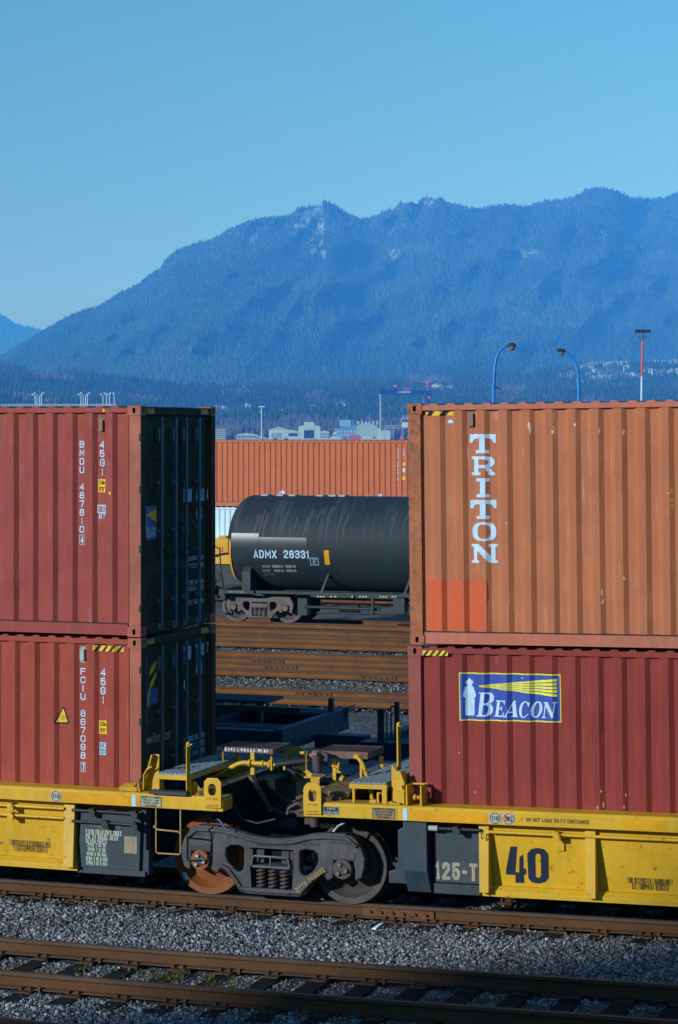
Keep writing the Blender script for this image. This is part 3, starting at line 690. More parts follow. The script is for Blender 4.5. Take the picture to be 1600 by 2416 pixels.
# --- lower left
root,sf,br,_=container('brick red container with yellow triangle sign, bottom of the stack with black doors',-12.19,.005,ZL,W(*z2(105,700),.01)[0],RED2,POST1,RED2,True,2,'stacked shipping containers',
    dents=[(-.38,2.9,.05,.008),(-2.0,2.2,.06,.008),(-1.9,1.5,.12,.01)])
g=uvf(z2); fc=Face('front',0,sf,br)
id_marks(root,fc,g,dict(stacks=[('FCIU 867098',575,32,345,990),('45G1',715,32,350,605)],boxed=[('7',558,594,1003,1070)]))
sign(root,'height_sign',YELSIGN,fc,*rectz(g,686,743,713,803),["2.9m","9'6\""],LETTER_DARK)
sign(root,'code_sign',WHITE,fc,*rectz(g,686,742,862,910),['i|C'],NAVY,border=.004)
sign(root,'code_sign',WHITE,fc,*rectz(g,686,742,914,953),['33'],NAVY,border=.004)
m=MB(); fc.poly(m,[g(384,733),g(480,733),g(487,722),g(442,616),g(436,612),g(430,616),g(377,722)],.004); t=m.build('warning_triangle',NAVY,root)
m=MB(); fc.poly(m,[g(390,722),g(474,722),g(436,628)],.007); t2=m.build('yellow_field',YELSIGN,t)
m=MB(); fc.text(m,'SUPER',*rectz(g,420,458,678,690),.010); fc.text(m,'HEAVY',*rectz(g,420,458,696,708),.010); m.build('triangle_lettering',plain('faded_brown_lettering',(.36,.24,.02),.6),t)
hazard(root,fc,*rectz(g,650,858,192,225),.004,4)
vent(root,VENTM,*rectz(g,558,592,196,307),fc)
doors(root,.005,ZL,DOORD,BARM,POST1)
m=MB(); fe.rect(m,.22,.60,2.22,3.0-.02,.004); s=m.build('door_logo',plain('blue_logo_field',(.03,.075,.27),.5),root)
m=MB(); fe.poly(m,[(.30,2.30),(.27,2.40),(.33,2.60),(.44,2.68),(.50,2.70),(.46,2.60),(.36,2.58)],.008); fe.poly(m,[(.31,2.72),(.36,2.82),(.56,2.93),(.56,2.84),(.42,2.76)],.008); fe.poly(m,[(.30,2.52),(.34,2.63),(.55,2.78),(.55,2.70),(.40,2.60)],.0095); m.build('logo_emblem',YELSIGN,s)
m=MB(); fe.rect(m,.22,.60,2.10,2.21,.004); fe.text(m,'www.florens.com',.18,1.0,1.86,2.0,.006); m.build('door_lettering',DIMWHITE,root)
m=MB(); fe.text(m,'FLORENS',.24,.58,2.12,2.19,.008,.02); m.build('logo_lettering',NAVY,root)
sign(root,'caution_sign',YELSIGN,fe,.26,.58,1.10,1.68,['CAUTION',"9'6\"",'HIGH'],LETTER_DARK,.004)
m=MB(); fe.poly(m,[(.74,1.36),(.95,1.36),(.845,1.60)],.004); m.build('door_triangle',YELSIGN,root)
m=MB(); fe.poly(m,[(.84,.66),(1.02,.90),(.70,.90)],.004); m.build('door_sticker',DIMWHITE,root)
m=MB(); fe.text(m,'FCIU',1.43,1.68,2.82,3.0,.006,.01); fe.text(m,'867098',1.84,2.12,2.84,3.0,.006,.01); fe.text(m,'7',2.2,2.27,2.86,3.0,.006,.01); fe.text(m,'45G1',1.84,2.05,2.6,2.75,.006,.01)
for t,z in (('MAX.GROSS 30480 KG',1.74),('67200 LBS',1.64),('TARE 3860 KG',1.54),('MAX.C.W. 26620',.95),('CU.CAP. 76.4',.85)): fe.text(m,t,1.44,2.12,z,z+.07,.006)
fe.ring(m,1.50,2.5,.0,.07,.006); m.build('door_lettering',WHITE,root)
hazard(root,ft,.20,.42,ZL+2.80,ZL+2.865,.006,3); hazard(root,ft,1.95,2.2,ZL+2.80,ZL+2.865,.006,3)

# --- upper right
g=uvf(z6,True)
d6=[(g(700,150),.05,.03),(g(850,190),.045,.028),(g(985,170),.035,.02),(g(585,1180),.04,.02),(g(190,1165),.035,.024),(g(320,1180),.035,.024),(g(445,1170),.03,.018),(g(975,1360),.04,.018),(g(1130,1130),.04,.012)]
root,sf,br,_=container('orange container with tall white vertical name, stacked on the maroon one',3.548,15.74,ZU-.006,W(*z6(205,700),.01)[0],ORANGE,OPOST,ORAIL,False,3,'stacked shipping containers',
    dents=[(p[0],p[1],r,h) for p,r,h in d6])
fc=Face('front',0,sf,br)
gg=lambda L:[g(x,v) for x,v in L]
m=MB()
def slabT(v0,h):
    fc.poly(m,gg([(374,v0),(525,v0),(525,v0+50),(512,v0+50),(498,v0+27),(467,v0+24),(467,v0+90),(487,v0+94),(487,v0+h),(411,v0+h),(411,v0+94),(432,v0+90),(432,v0+24),(402,v0+27),(388,v0+50),(374,v0+50)]),h0)
h0=.005
slabT(231,111); slabT(611,111)
# R
fc.loops(m,[gg([(384,359),(470,359),(500,365),(517,382),(517,400),(503,418),(488,423),(500,440),(505,452),(518,452),(518,469),(484,469),(476,448),(462,428),(428,428),(428,452),(440,452),(440,469),(384,469),(384,452),(398,452),(398,376),(384,376)]),gg([(428,378),(465,378),(482,384),(484,396),(476,406),(464,409),(428,409)])],h0)
fc.poly(m,gg([(412,486),(488,486),(488,503),(466,506),(466,576),(488,580),(488,597),(412,597),(412,580),(434,576),(434,506),(412,503)]),h0)
cx,cy=453,795
ov=lambda a,b:gg([(cx+a*math.copysign(abs(math.cos(t))**.75,math.cos(t)),cy+b*math.copysign(abs(math.sin(t))**.75,math.sin(t))) for t in [2*math.pi*i/32 for i in range(32)]])
fc.loops(m,[ov(69,55),ov(36,41)],h0)
fc.poly(m,gg([(378,866),(424,866),(490,935),(490,884),(478,880),(478,866),(528,866),(528,880),(516,884),(516,958),(528,962),(528,976),(482,976),(412,903),(412,958),(424,962),(424,976),(378,976),(378,962),(390,958),(390,884),(378,880)]),h0)
m.build('lettering',WHITE,root)
hazard(root,fc,*rectz(g,118,282,98,125),.004,2)
vent(root,VENTR,*rectz(g,368,402,98,198),fc)
m=MB(); fc.poly(m,gg([(118,1067),(250,1074),(468,1083),(468,1366),(118,1361)]),.0025); m.build('repaint_patch',REPAINT,root)
m=MB(); fc.poly(m,gg([(245,158),(258,146),(270,148),(283,160),(275,167),(255,168)]),.004); fc.poly(m,gg([(580,744),(587,743),(588,750),(580,750)]),.004); m.each('white_splash',WHITE,root)
m=MB()
for v0 in (545,600,640): fc.poly(m,gg([(1538,v0),(1546,v0),(1546,v0+22),(1538,v0+18)]),.004)
fc.poly(m,gg([(1510,570),(1546,566),(1546,572),(1512,575)]),.004); m.each('yellow_scrape',plain('pale_yellow_scrape',lin(205,160,70),.6),root)
SCR=plain('pale_scrape',lin(212,172,152),.6)
m=MB()
for x,v0,l in ((715,150,60),(725,170,70),(850,185,50),(1255,1050,30),(1125,1120,50),(1128,1180,40),(585,1185,12),(190,1160,14),(320,1178,12),(1260,200,40),(1120,190,40),(980,160,30)):
    q=random.Random(x+v0); P=[(x+q.uniform(2,12),v0),(x+q.uniform(10,16),v0+l*.4),(x+q.uniform(4,10),v0+l),(x-q.uniform(0,5),v0+l*.6)]
    fc.poly(m,gg(P),.004)
m.each('scrape_mark',SCR,root)
tilt(root)

# --- lower right
g=uvf(z7,True)
root,sf,br,_=container('maroon container with blue lighthouse sign, standing in the yellow well car',3.553,15.74,ZL-.004,W(*z7(205,500),.01)[0],MAROON,MPOST,MAROON,False,4,'stacked shipping containers',
    dents=[(g(1130,900)[0],g(1130,900)[1],.06,.016),(g(1265,930)[0],g(1265,930)[1],.05,.016),(g(400,910)[0],g(400,910)[1],.04,.010)])
fc=Face('front',0,sf,br)
m=MB(); fc.poly(m,gg([(316,213),(610,217),(900,224),(902,503),(610,496),(317,490)]),.004); sg=m.build('lighthouse_sign',plain('sign_yellow_border',(.70,.62,.03),.5),root)
m=MB(); fc.poly(m,gg([(322,220),(610,224),(894,231),(896,495),(610,488),(323,483)]),.007); m.build('blue_field',paint('sign_blue',(.022,.060,.31),.45,.06,0,dirt=.12,dirtcol=(.12,.16,.3)),sg)
m=MB()
o=(412,290); top=[(880,250),(880,266),(880,273),(880,288),(880,295),(880,310),(880,316),(880,331),(880,338),(880,354)]
for i in range(5):
    fr=lambda k:(o[0]+20+(k/10)*0,o[1]-3+k*.9)
    fc.poly(m,gg([fr(i*2),top[i*2],top[i*2+1],fr(i*2+1.4)]),.010)
m.build('light_beam',plain('beam_yellow',(.80,.70,.02),.5),sg)
m=MB()
fc.poly(m,gg([(350,462),(400,462),(402,375),(400,358),(410,352),(411,336),(402,330),(408,322),(400,318),(398,298),(388,294),(387,280),(393,278),(393,262),(384,257),(376,246),(371,246),(363,257),(354,262),(354,278),(360,280),(359,294),(348,298),(346,318),(339,322),(345,330),(338,336),(340,352),(350,358),(350,375)]),.010)
# italic serif letters, unit boxes sheared
def ital(loops,x0,x1,yb,yt,sh=.16,h=.010):
    H=yb-yt
    def mp(p): return g(x0+p[0]*(x1-x0)+p[1]*H*sh, yb-p[1]*H)
    fc.loops(m,[[mp(p) for p in L] for L in loops],h)
def ell(cx,cy,a,b,n=26,t0=0,t1=2*math.pi): return [(cx+a*math.cos(t0+(t1-t0)*i/n),cy+b*math.sin(t0+(t1-t0)*i/n)) for i in range(n)]
LB=[[(0,0),(.62,0),(.85,.06),(.96,.18),(.96,.34),(.86,.46),(.72,.52),(.84,.57),(.93,.67),(.93,.82),(.82,.94),(.62,1),(0,1),(0,.96),(.12,.95),(.12,.05),(0,.04)],
    [(.36,.55),(.36,.94),(.52,.94),(.64,.88),(.67,.76),(.63,.62),(.52,.55)],[(.36,.06),(.36,.48),(.52,.48),(.66,.40),(.69,.26),(.64,.12),(.52,.06)]]
LE=[[(0,0),(.95,0),(1,.28),(.94,.28),(.84,.12),(.68,.07),(.45,.07),(.45,.48),(.62,.48),(.70,.38),(.75,.38),(.75,.66),(.70,.66),(.62,.55),(.45,.55),(.45,.93),(.70,.93),(.82,.86),(.88,.74),(.94,.74),(.92,1),(0,1),(0,.95),(.14,.94),(.14,.06),(0,.05)]]
LA=[[(-.08,0),(.26,0),(.26,.05),(.17,.07),(.24,.26),(.60,.26),(.64,.07),(.52,.05),(.52,0),(1.05,0),(1.05,.05),(.95,.07),(.66,1),(.52,1),(.06,.08),(-.08,.05)],[(.28,.33),(.44,.74),(.58,.33)]]
LN=[[(-.05,0),(.30,0),(.30,.05),(.18,.08),(.18,.74),(.74,0),(.86,0),(.86,.93),(1.0,.95),(1.0,1),(.64,1),(.64,.95),(.77,.92),(.77,.34),(.30,1),(-.05,1),(-.05,.95),(.09,.92),(.09,.08),(-.05,.05)]]
cc=ell(.5,.5,.5,.52,30,math.pi*.20,math.pi*1.78); ci=ell(.52,.5,.26,.44,30,math.pi*1.72,math.pi*.26)
LC=[[(.93,.98),(.90,.68),(.84,.68)]+ci[::-1][:0]+ [p for p in ell(.54,.5,.27,.45,24,math.pi*.30,math.pi*1.72)]+[(.80,.16),(.92,.26),(.97,.20)]+[p for p in ell(.5,.5,.5,.52,30,math.pi*1.74,math.pi*.24)]]
LO=[ell(.5,.5,.5,.52),ell(.5,.5,.22,.44)]
ital(LB,413,506,467,328,.13)
ital(LE,510,572,469,374); ital(LA,574,648,471,377); ital(LC,652,716,473,380); ital(LO,722,786,474,382); ital(LN,792,868,476,384)
m.build('sign_lettering',WHITE,sg)
fr=Face('front',0); hazard(root,fr,*rectz(g,108,255,86,114),.004,4)
m=MB()
for x,v0,l in ((1128,890,20),(1140,960,40),(1110,980,25),(1270,910,24),(1262,975,30),(395,900,14),(680,238,14),(310,670,10)):
    q=random.Random(x+v0); fc.poly(m,gg([(x,v0),(x+q.uniform(4,8),v0+l*.3),(x+q.uniform(2,5),v0+l),(x-3,v0+l*.6)]),.0125)
m.each('scrape_mark',SCR,root)
tilt(root)
# ================================================================= WELL CARS
def z3(x,v): return 340+x/3.733,1640+v/3.733
def z4(x,v): return 680+x/3.733,1640+v/3.733
YS=-.28
def sill(root,xa,xb,sgn):
    m=MB(); m.prism([(YS,1.17),(YS,1.318),(YS+.018,1.342),(.02,1.345),(.02,1.325),(YS+.03,1.30),(YS+.03,1.185),(-.10,1.185),(-.10,1.165),(YS+.006,1.165)],'x',xa,xb)
    return m.build('side_sill',YEL,root,bevel=.004)
def jack_bracket(root,x0,x1,za,zb,y,fr,chips,g,hx0,hx1,hz0,hz1,t1,t2,side=1):
    c=.045; m=MB()
    slab(m,[[(x0,za),(x1,za),(x1,zb-c),(x1-c,zb),(x0+c,zb),(x0,zb-c)],oval((hx0+hx1)/2,(hz0+hz1)/2,(hx1-hx0)/2,(hz1-hz0)/2,28)],'y',y,.012,.003)
    b=m.build('jacking_bracket',YEL,root)
    if t1:
        m=MB(); f=Face('front',y-.012); f.text(m,'LIFT HERE',x0+.04,x1-.04,t1,t1+.022,.002); f.text(m,'JACK HERE',x0+.03,x1-.03,t2,t2+.022,.002); m.build('lettering',plain('brown_stencil',(.20,.11,.01),.6),b)
    return b
def notice(root,x0,x1,za,zb,mat,lm,lines,y=YS):
    f=Face('front',y); sign(root,'notice_plate',mat,f,x0,x1,za,zb,lines,lm,.004,.06,.01,border=.005)
GREYSIGN=plain('grey_notice',(.33,.34,.27),.5); BLKSIGN=plain('black_notice',(.02,.025,.025),.5)
def circle_sign(root,x0,x1,za,zb,t,ringmat,lm,slash=False):
    f=Face('front',YS); m=MB(); f.rect(m,x0,x1,za,zb,.004); s=m.build('round_sign',plain('pale_sign_square',(.42,.42,.34),.5),root)
    m=MB(); cx,cz=(x0+x1)/2,(za+zb)/2; r=(x1-x0)*.46; f.ring(m,cx,cz,r*.88,r,.007)
    if slash: f.poly(m,[(cx-r*.68,cz+r*.60),(cx-r*.60,cz+r*.68),(cx+r*.68,cz-r*.60),(cx+r*.60,cz-r*.68)],.0095)
    m.build('sign_ring',ringmat,s)
    m=MB(); f.text(m,t,cx-r*.68,cx+r*.68,cz-r*.42,cz+r*.42,.007,.03); m.build('lettering',lm,s)
REDR=plain('red_sign_ring',(.30,.02,.02),.5)
def stake(root,xa,xb,za,zb,y=-.15,taper=.04,mat=None,lean=.1,right=False):
    """tapered channel post: lit front plate and side flanges"""
    m=MB(); m.hexa([(xa+lean,y+.0,zb),(xb+lean*.55,y+.0,zb),(xb+lean*.55,y+.08,zb),(xa+lean,y+.08,zb),(xa,y-.09,za),(xb,y-.09,za),(xb,y+.06,za),(xa,y+.06,za)])
    m.box(xa+lean-.012,xb+lean*.55+.012,y-.012,y+.08,zb-.012,zb)
    return m.build('stake_post',mat or YEL,root,bevel=.006)
def tube_rail(root,xa,xb,z,y,mat,clamps=(),r=.02):
    p=MB().cyl((xa,y,z),(xb,y,z),r,14).build('side_pipe',mat,root,smooth=True)
    for cx in clamps:
        m=MB().box(cx-.035,cx+.035,y-.045,y+.055,z-.035,z+.035); m.box(cx-.012,cx+.06,y-.055,y-.02,z-.06,z+.012); m.build('pipe_clamp',mat,p,bevel=.005)
def grating(m,x0,x1,y0,y1,z,dx=.035,dy=.09,t=.035,bar=.008):
    m.box(x0,x1,y0,y0+.010,z-t,z); m.box(x0,x1,y1-.010,y1,z-t,z); m.box(x0,x0+.010,y0+.01,y1-.01,z-t,z); m.box(x1-.010,x1,y0+.01,y1-.01,z-t,z)
    x=x0+dx
    while x<x1-.012: m.box(x,x+bar,y0+.01,y1-.01,z-t*.9,z-.002); x+=dx
    y=y0+dy
    while y<y1-.02: m.box(x0+.01,x1-.01,y,y+bar,z-t*.7,z-.005); y+=dy
def tread(m,x0,x1,y0,y1,z,n=7):
    """dimpled safety tread: folded channel with rows of raised teeth"""
    m.box(x0,x1,y0,y1,z-.022,z-.006)
    w=(x1-x0)/n
    for i in range(n):
        y=y0+.015
        while y<y1-.04: m.hexa([(x0+i*w+.006,y,z-.006),(x0+(i+1)*w-.006,y,z-.006),(x0+(i+1)*w-.006,y+.05,z-.006),(x0+i*w+.006,y+.05,z-.006),(x0+i*w+.016,y+.012,z+.008),(x0+(i+1)*w-.016,y+.012,z+.008),(x0+(i+1)*w-.016,y+.038,z+.008),(x0+i*w+.016,y+.038,z+.008)]); y+=.062
def hook_post(root,x,y,z0,z1,mat,wd=.024):
    m=MB(); m.box(x-wd,x+wd,y-.012,y+.012,z0,z1-.03); m.box(x-wd*.2,x+wd*.2,y-.045,y-.012,z0,z1-.04)
    m.tube([(x,y,z1-.035),(x,y,z1),(x-.004,y-.005,z1+.012)],[.026,.027,.012],10)
    return m
def strap(m,pts,w,ax='x'):
    for a,b in zip(pts,pts[1:]):
        m.tube([a,b],w,8)

# ------------------------------------------------------------ left car
L=thing('well_car','yellow well car with black stencilled spec panel, carrying the dull red container stack','well car',(-6.1,1.22,0),'articulated well cars of the train')
sill(L,-13.5,1.225,1)
g2=lambda x,v,y=YS:(lambda p:(p[0],p[2]))(W(*z2(x,v),y)); g3_=lambda x,v,y=YS:(lambda p:(p[0],p[2]))(W(*z3(x,v),y))
def rz(g,xa,xb,a,b,**k): p,q=g(xa,b,**k),g(xb,a,**k); return p[0],q[0],p[1],q[1]
fs=Face('front',YS)
m=MB(); a=rz(g2,437,668,1210,1280); fs.rect(m,a[0],a[1],1.185,1.30,.003); m.build('amber_strip',AMBER,L); m=MB(); a2=rz(g2,669,904,1210,1280); fs.rect(m,a2[0]+.003,a2[1],1.185,1.30,.003); m.build('amber_strip',AMBER,L)
m=MB(); a=rz(g2,922,948,1235,1300); fs.rect(m,a[0],a[1],1.172,1.312,.004); m.build('white_stripe',WHITE,L)
a=rz(g2,357,427,1199,1271); circle_sign(L,a[0],a[1],1.18,1.308,'110',NAVY,NAVY)
a=rz(g2,983,1127,1238,1313); notice(L,a[0],a[1],1.18,1.308,GREYSIGN,LETTER_DARK,['REMOVE ALL DEBRIS','FROM WELL FLOOR','BEFORE LOADING','CONTAINERS'])
jack_bracket(L,.992,1.212,1.215,1.575,-.300,None,None,None,1.042,1.150,1.36,1.51,1.312,1.228)
MB().box(1.205,1.232,-.29,.02,1.168,1.315).build('sill_end_plate',YEL,L,bevel=.004)
# well side panel (yellow), flange, post
m=MB(); m.hexa([(-13,-.06,.42),(-.90,-.06,.42),(-.90,.06,.42),(-13,.06,.42),(-13,-.115,1.15),(-.96,-.115,1.15),(-.96,0,1.15),(-13,0,1.15)]); m.build('side_panel',YEL,L)
m=MB(); m.prism([(-.16,.295),(-.16,.36),(-.10,.415),(-.06,.42),(.1,.42),(.1,.295)],'x',-13,-.80); m.build('bottom_flange',YEL,L,bevel=.005)
stake(L,-.955,-.815,.352,1.150,-.165,lean=-.03)
for x in (-2.15,-3.3): stake(L,x-.07,x+.07,.352,1.150,-.165,lean=-.03)
tube_rail(L,-13,-.97,1.075,-.185,YEL,(-1.72,)); tube_rail(L,-13,-.97,.955,-.185,YEL,(-1.72,))
tube_rail(L,-.86,.05,1.065,-.185,BLACK,(-.58,.0)); tube_rail(L,-.86,.05,.925,-.185,BLACK,(-.40,.0))
fp=Face('front',-.10)
m=MB(); gp=lambda x,v:g2(x,v,-.10); a=rz(gp,70,336,1555,1577); fp.text(m,'CONTROLLED INTERCHANGE CAR',a[0],a[1],a[2],a[3],.004+.0,.0); a=rz(gp,95,312,1590,1615); fp.text(m,'SEE EQUIPMENT REGISTER',a[0],a[1],a[2],a[3],.004)
m.build('lettering',plain('brown_panel_lettering',(.13,.08,.012),.6),L)
# dark spec panel
m=MB(); m.hexa([(-.80,-.145,.345),(.045,-.145,.345),(.045,.05,.345),(-.80,.05,.345),(-.755,-.145,1.05),(.07,-.145,1.05),(.07,.05,1.05),(-.755,.05,1.05)])
sp=m.build('spec_panel',SLATE,L,bevel=.004)
m=MB(); m.prism([(.045,.28),(.155,.30),(.155,.60),(.12,.60),(.12,1.16),(.045,1.16)],'y',-.10,.05); m.box(-.82,.12,-.13,.05,.27,.34); m.build('end_bracket',SLATE,L,bevel=.005)
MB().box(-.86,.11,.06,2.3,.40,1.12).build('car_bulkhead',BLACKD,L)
fp=Face('front',-.145); gp=lambda x,v:g2(x,v,-.145); m=MB(); md=MB()
for t,xa,xb,a,b,dim in (('CAN EQUIPPED WITH',672,795,1418,1435,1),('NON-METALLIC CENTER PLATE LINER',628,838,1440,1456,1),('DO NOT LUB',695,770,1462,1476,1),('2 INCH TREAD COND. SHOES',600,848,1482,1508,0),('NO. 24 BRAKE BEAM',600,827,1510,1540,0),('38 INCH WHEELS',600,747,1545,1566,0),
    ('SPRG 7 OC D5',612,740,1570,1592,0),('SPRG 7 IC D6',615,738,1602,1624,0),('SPRG 5 IIC D6A',607,745,1634,1656,0),('SPRG 2 OC B-353',600,752,1667,1689,0),('SPRG 2 IC B-354',604,750,1698,1720,0)):
    q=rz(gp,xa,xb,a,b); fp.text(md if dim else m,t,q[0],q[1],q[2]+(q[3]-q[2])*.14,q[3],.003,.0)
m.build('lettering',plain('cream_stencil',(.48,.50,.40),.6),sp); md.build('faded_lettering',plain('faded_stencil',(.20,.17,.13),.6),sp)
m=MB(); fp.rect(m,*rz(gp,868,956,1522,1634),.003); m.build('tan_plate',paint('tan_patch',(.34,.25,.15),.6,.2,.05,dirt=.3),sp)
# stirrup step
m=MB(); y=-.235; m.tube([(.315,y,1.18),(.315,y,.62),(.335,y,.60),(.625,y,.60),(.645,y,.62),(.645,y,1.18)],.011,10)
m.tube([(.315,y,.915),(.335,y-.01,.895),(.62,y-.01,.885),(.645,y,.84)],.011,10); m.cyl((.30,y-.02,.93),(.30,y+.02,.93),.018,8)
m.build('stirrup_step',paint('worn_step_rod',(.42,.24,.07),.5,.2,.3,rustcol=(.16,.08,.04),dirt=.3),L,smooth=True)
# end platform things on top of the sill
m=MB(); tread(m,.33,.755,-.20,1.5,1.595,7); m.build('walkway_tread',SILVER,L)
m=MB(); m.box(.32,.765,-.21,-.185,1.515,1.572); m.box(.32,.345,-.18,1.5,1.52,1.572); m.box(.74,.765,-.18,1.5,1.52,1.572)
m.box(.315,.35,-.212,-.17,1.345,1.515); m.box(.735,.77,-.212,-.17,1.345,1.515)
m.build('walkway_frame',YEL,L,bevel=.004)
m=MB(); tread(m,.26,.76,-.33,-.17,1.385,8); m.box(.26,.76,-.335,-.33,1.345,1.385); m.build('sill_step',paint('dark_step_tread',(.03,.032,.036),.5,.2,.1),L)
hook_post(L,.745,-.235,1.40,1.985,YEL).build('grab_post',YEL,L,bevel=.005)
MB().cyl((.795,-.235,1.965),(.765,-.235,1.965),.010,10).build('post_bolt',BOLT,L)
for xg in (.30,.80):
    m=MB(); s=1 if xg>.5 else -1; m.prism([(xg-s*.06,1.345),(xg+s*.10,1.345),(xg+s*.10,1.375),(xg,1.50),(xg-s*.03,1.50)] if s>0 else [(xg+.10,1.345),(xg-.06,1.345),(xg+.0,1.50),(xg+.06,1.50)],'y',-.145,-.125); m.each('step_gusset',YELCHIP,L,bevel=.003)
def guide(root,x0,flip,mat=YEL):
    s=-1 if flip else 1
    X=lambda d:x0+s*d
    m=MB(); P=[(X(0),1.345),(X(.16),1.345),(X(.20),1.52),(X(.205),1.80),(X(.125),1.80)]
    m.prism(P,'y',-.06,-.045); m.prism([(X(0),1.345),(X(.02),1.345),(X(.145),1.80),(X(.125),1.80)],'y',-.14,-.06)
    m.tube([(X(.03),-.15,1.36),(X(.04),-.155,1.55),(X(.08),-.155,1.62),(X(.15),-.15,1.66)],.012,8)
    m.build('container_guide',mat,root,bevel=.003)
guide(L,.075,False)
m=MB(); m.box(-.20,.045,-.21,-.06,1.345,1.395); m.hexa([(-.2,-.21,1.395),(.0,-.21,1.395),(.0,-.04,1.395),(-.2,-.04,1.395),(-.17,-.14,1.425),(.0,-.12,1.44),(.0,-.04,1.44),(-.17,-.04,1.425)]); m.prism([(.045,1.345),(.085,1.345),(.06,1.45),(.045,1.45)],'y',-.2,-.06); m.build('corner_seat',YELCHIP,L,bevel=.004)
# end cross beam, slope sheets and draft sill
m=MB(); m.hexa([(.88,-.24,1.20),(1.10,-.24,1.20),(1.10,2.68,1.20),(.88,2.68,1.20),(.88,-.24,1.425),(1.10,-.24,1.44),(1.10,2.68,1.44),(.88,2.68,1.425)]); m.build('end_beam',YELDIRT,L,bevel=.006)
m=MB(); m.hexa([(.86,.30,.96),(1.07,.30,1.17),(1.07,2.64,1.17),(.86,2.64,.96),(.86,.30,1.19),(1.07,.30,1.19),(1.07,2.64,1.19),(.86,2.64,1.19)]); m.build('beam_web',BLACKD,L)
MB().box(1.1005,1.106,-.225,2.6,1.19,1.425).build('beam_face',BLACKD,L); MB().box(1.0,1.085,.42,2.64,.84,1.195).build('shade_end_sheet',BLACKD,L); MB().box(1.09,1.42,1.0,1.45,.82,1.40).build('draft_sill',BLACKD,L)  # black end sheet fills in the shade below the end beam
m=MB(); m.hexa([(1.13,.79,1.45),(1.17,.79,1.45),(1.41,.90,1.0),(1.37,.90,1.0),(1.13,.85,1.45),(1.17,.93,1.45),(1.41,.98,1.0),(1.37,.96,1.0)]); m.build('slope_rib',paint('pink_rust_rib',(.20,.10,.065),.6,.2,.3),L)
m=MB(); grating(m,.60,1.36,1.05,1.66,1.775); m.box(.60,1.36,1.035,1.05,1.715,1.777); m.box(1.36,1.375,1.035,1.66,1.715,1.777); m.build('crossover_platform',GRATE,L)
m=MB()
for i in range(16):
    q=random.Random(i+3); x=.62+i*.045+q.uniform(-.01,.01); m.add([(x,1.0335,1.74-q.uniform(0,.015)),(x+q.uniform(.01,.03),1.0335,1.737-q.uniform(0,.015)),(x+q.uniform(.01,.03),1.0335,1.765),(x+.004,1.0335,1.768)],[(0,1,2,3)])
m.each('chipped_paint',WHITE,L)
m=MB(); m.box(1.08,1.135,1.0,1.02,1.44,1.73); m.box(.68,.70,1.02,1.06,1.43,1.715); m.prism([(.745,1.72),(.80,1.72),(.80,1.55),(.775,1.50),(.745,1.50)],'y',1.3,1.32); m.box(1.30,1.33,1.6,1.62,1.43,1.715); m.each('platform_leg',YEL,L,bevel=.004)
m=MB(); m.tube([(.55,.88,1.36),(.68,.88,1.44),(.95,.9,1.585),(1.02,.9,1.605),(1.34,.9,1.605)],.030,14); m.tube([(1.10,.9,1.605),(1.13,.9,1.605)],.048,14); m.tube([(1.28,.9,1.605),(1.30,.9,1.605)],.044,14); m.tube([(1.37,.9,1.60),(1.40,.9,1.60)],.055,6); m.tube([(1.34,.9,1.605),(1.50,.9,1.595)],.026,12); m.box(1.41,1.43,.86,.94,1.53,1.68); m.build('brake_pipe',YEL,L,smooth=True)
m=MB()
for i in range(7): m.tube([(1.30+.012*(i%2),1.15,1.70-i*.022),(1.318-.012*(i%2),1.15,1.688-i*.022)],.012,8)
m.each('valve_chain',YELCHIP,L)
b=MB(); slab(b,[[(.93,1.165),(1.18,1.165),(1.18,1.53),(1.13,1.575),(.985,1.575),(.93,1.53)],oval(1.055,1.43,.06,.075,28)],'y',2.74,.012,.003); b.build('jacking_bracket',YELCHIP,L)
MB().box(-13.5,1.225,2.44,2.73,1.17,1.33).build('side_sill',YEL,L)
# hose between the cars
m=MB(); m.tube([(1.46,.9,1.60),(1.62,.92,1.625),(1.80,.95,1.655),(1.98,1.0,1.655),(2.12,1.05,1.62)],.034,14); m.build('air_hose',HOSE,L,smooth=True)
m=MB(); m.tube([(1.55,1.3,1.50),(1.66,1.35,1.46),(1.80,1.4,1.42),(1.98,1.4,1.40),(2.1,1.4,1.42)],.020,10); m.build('hose_loop',HOSE,L,smooth=True)
m=MB()
for i in range(6): m.tube([(1.60+i*.05,1.15,1.54-i*.014),(1.64+i*.05,1.15,1.53-i*.014)],.014,8)
m.each('safety_chain',YELCHIP,L)
for pts,r in (([(1.30,.75,1.30),(1.42,.70,1.12),(1.62,.68,1.02),(1.84,.70,1.06),(2.0,.75,1.22)],.024),([(1.36,1.6,1.45),(1.55,1.62,1.34),(1.78,1.62,1.30),(2.0,1.6,1.42)],.022),([(1.15,.2,1.22),(1.30,.15,1.02),(1.52,.12,.98),(1.75,.15,1.04)],.014)):
    MB().tube(pts,r,10).build('brake_hose',HOSE,L,smooth=True)
for q in range(9): MB().tube([(1.42+q*.055,1.05,1.22-.10*math.sin(q*.39)),(1.465+q*.055,1.05+.015*(q%2),1.22-.10*math.sin((q+.8)*.39))],.015,8).build('chain_link',RUSTY,L,smooth=True)
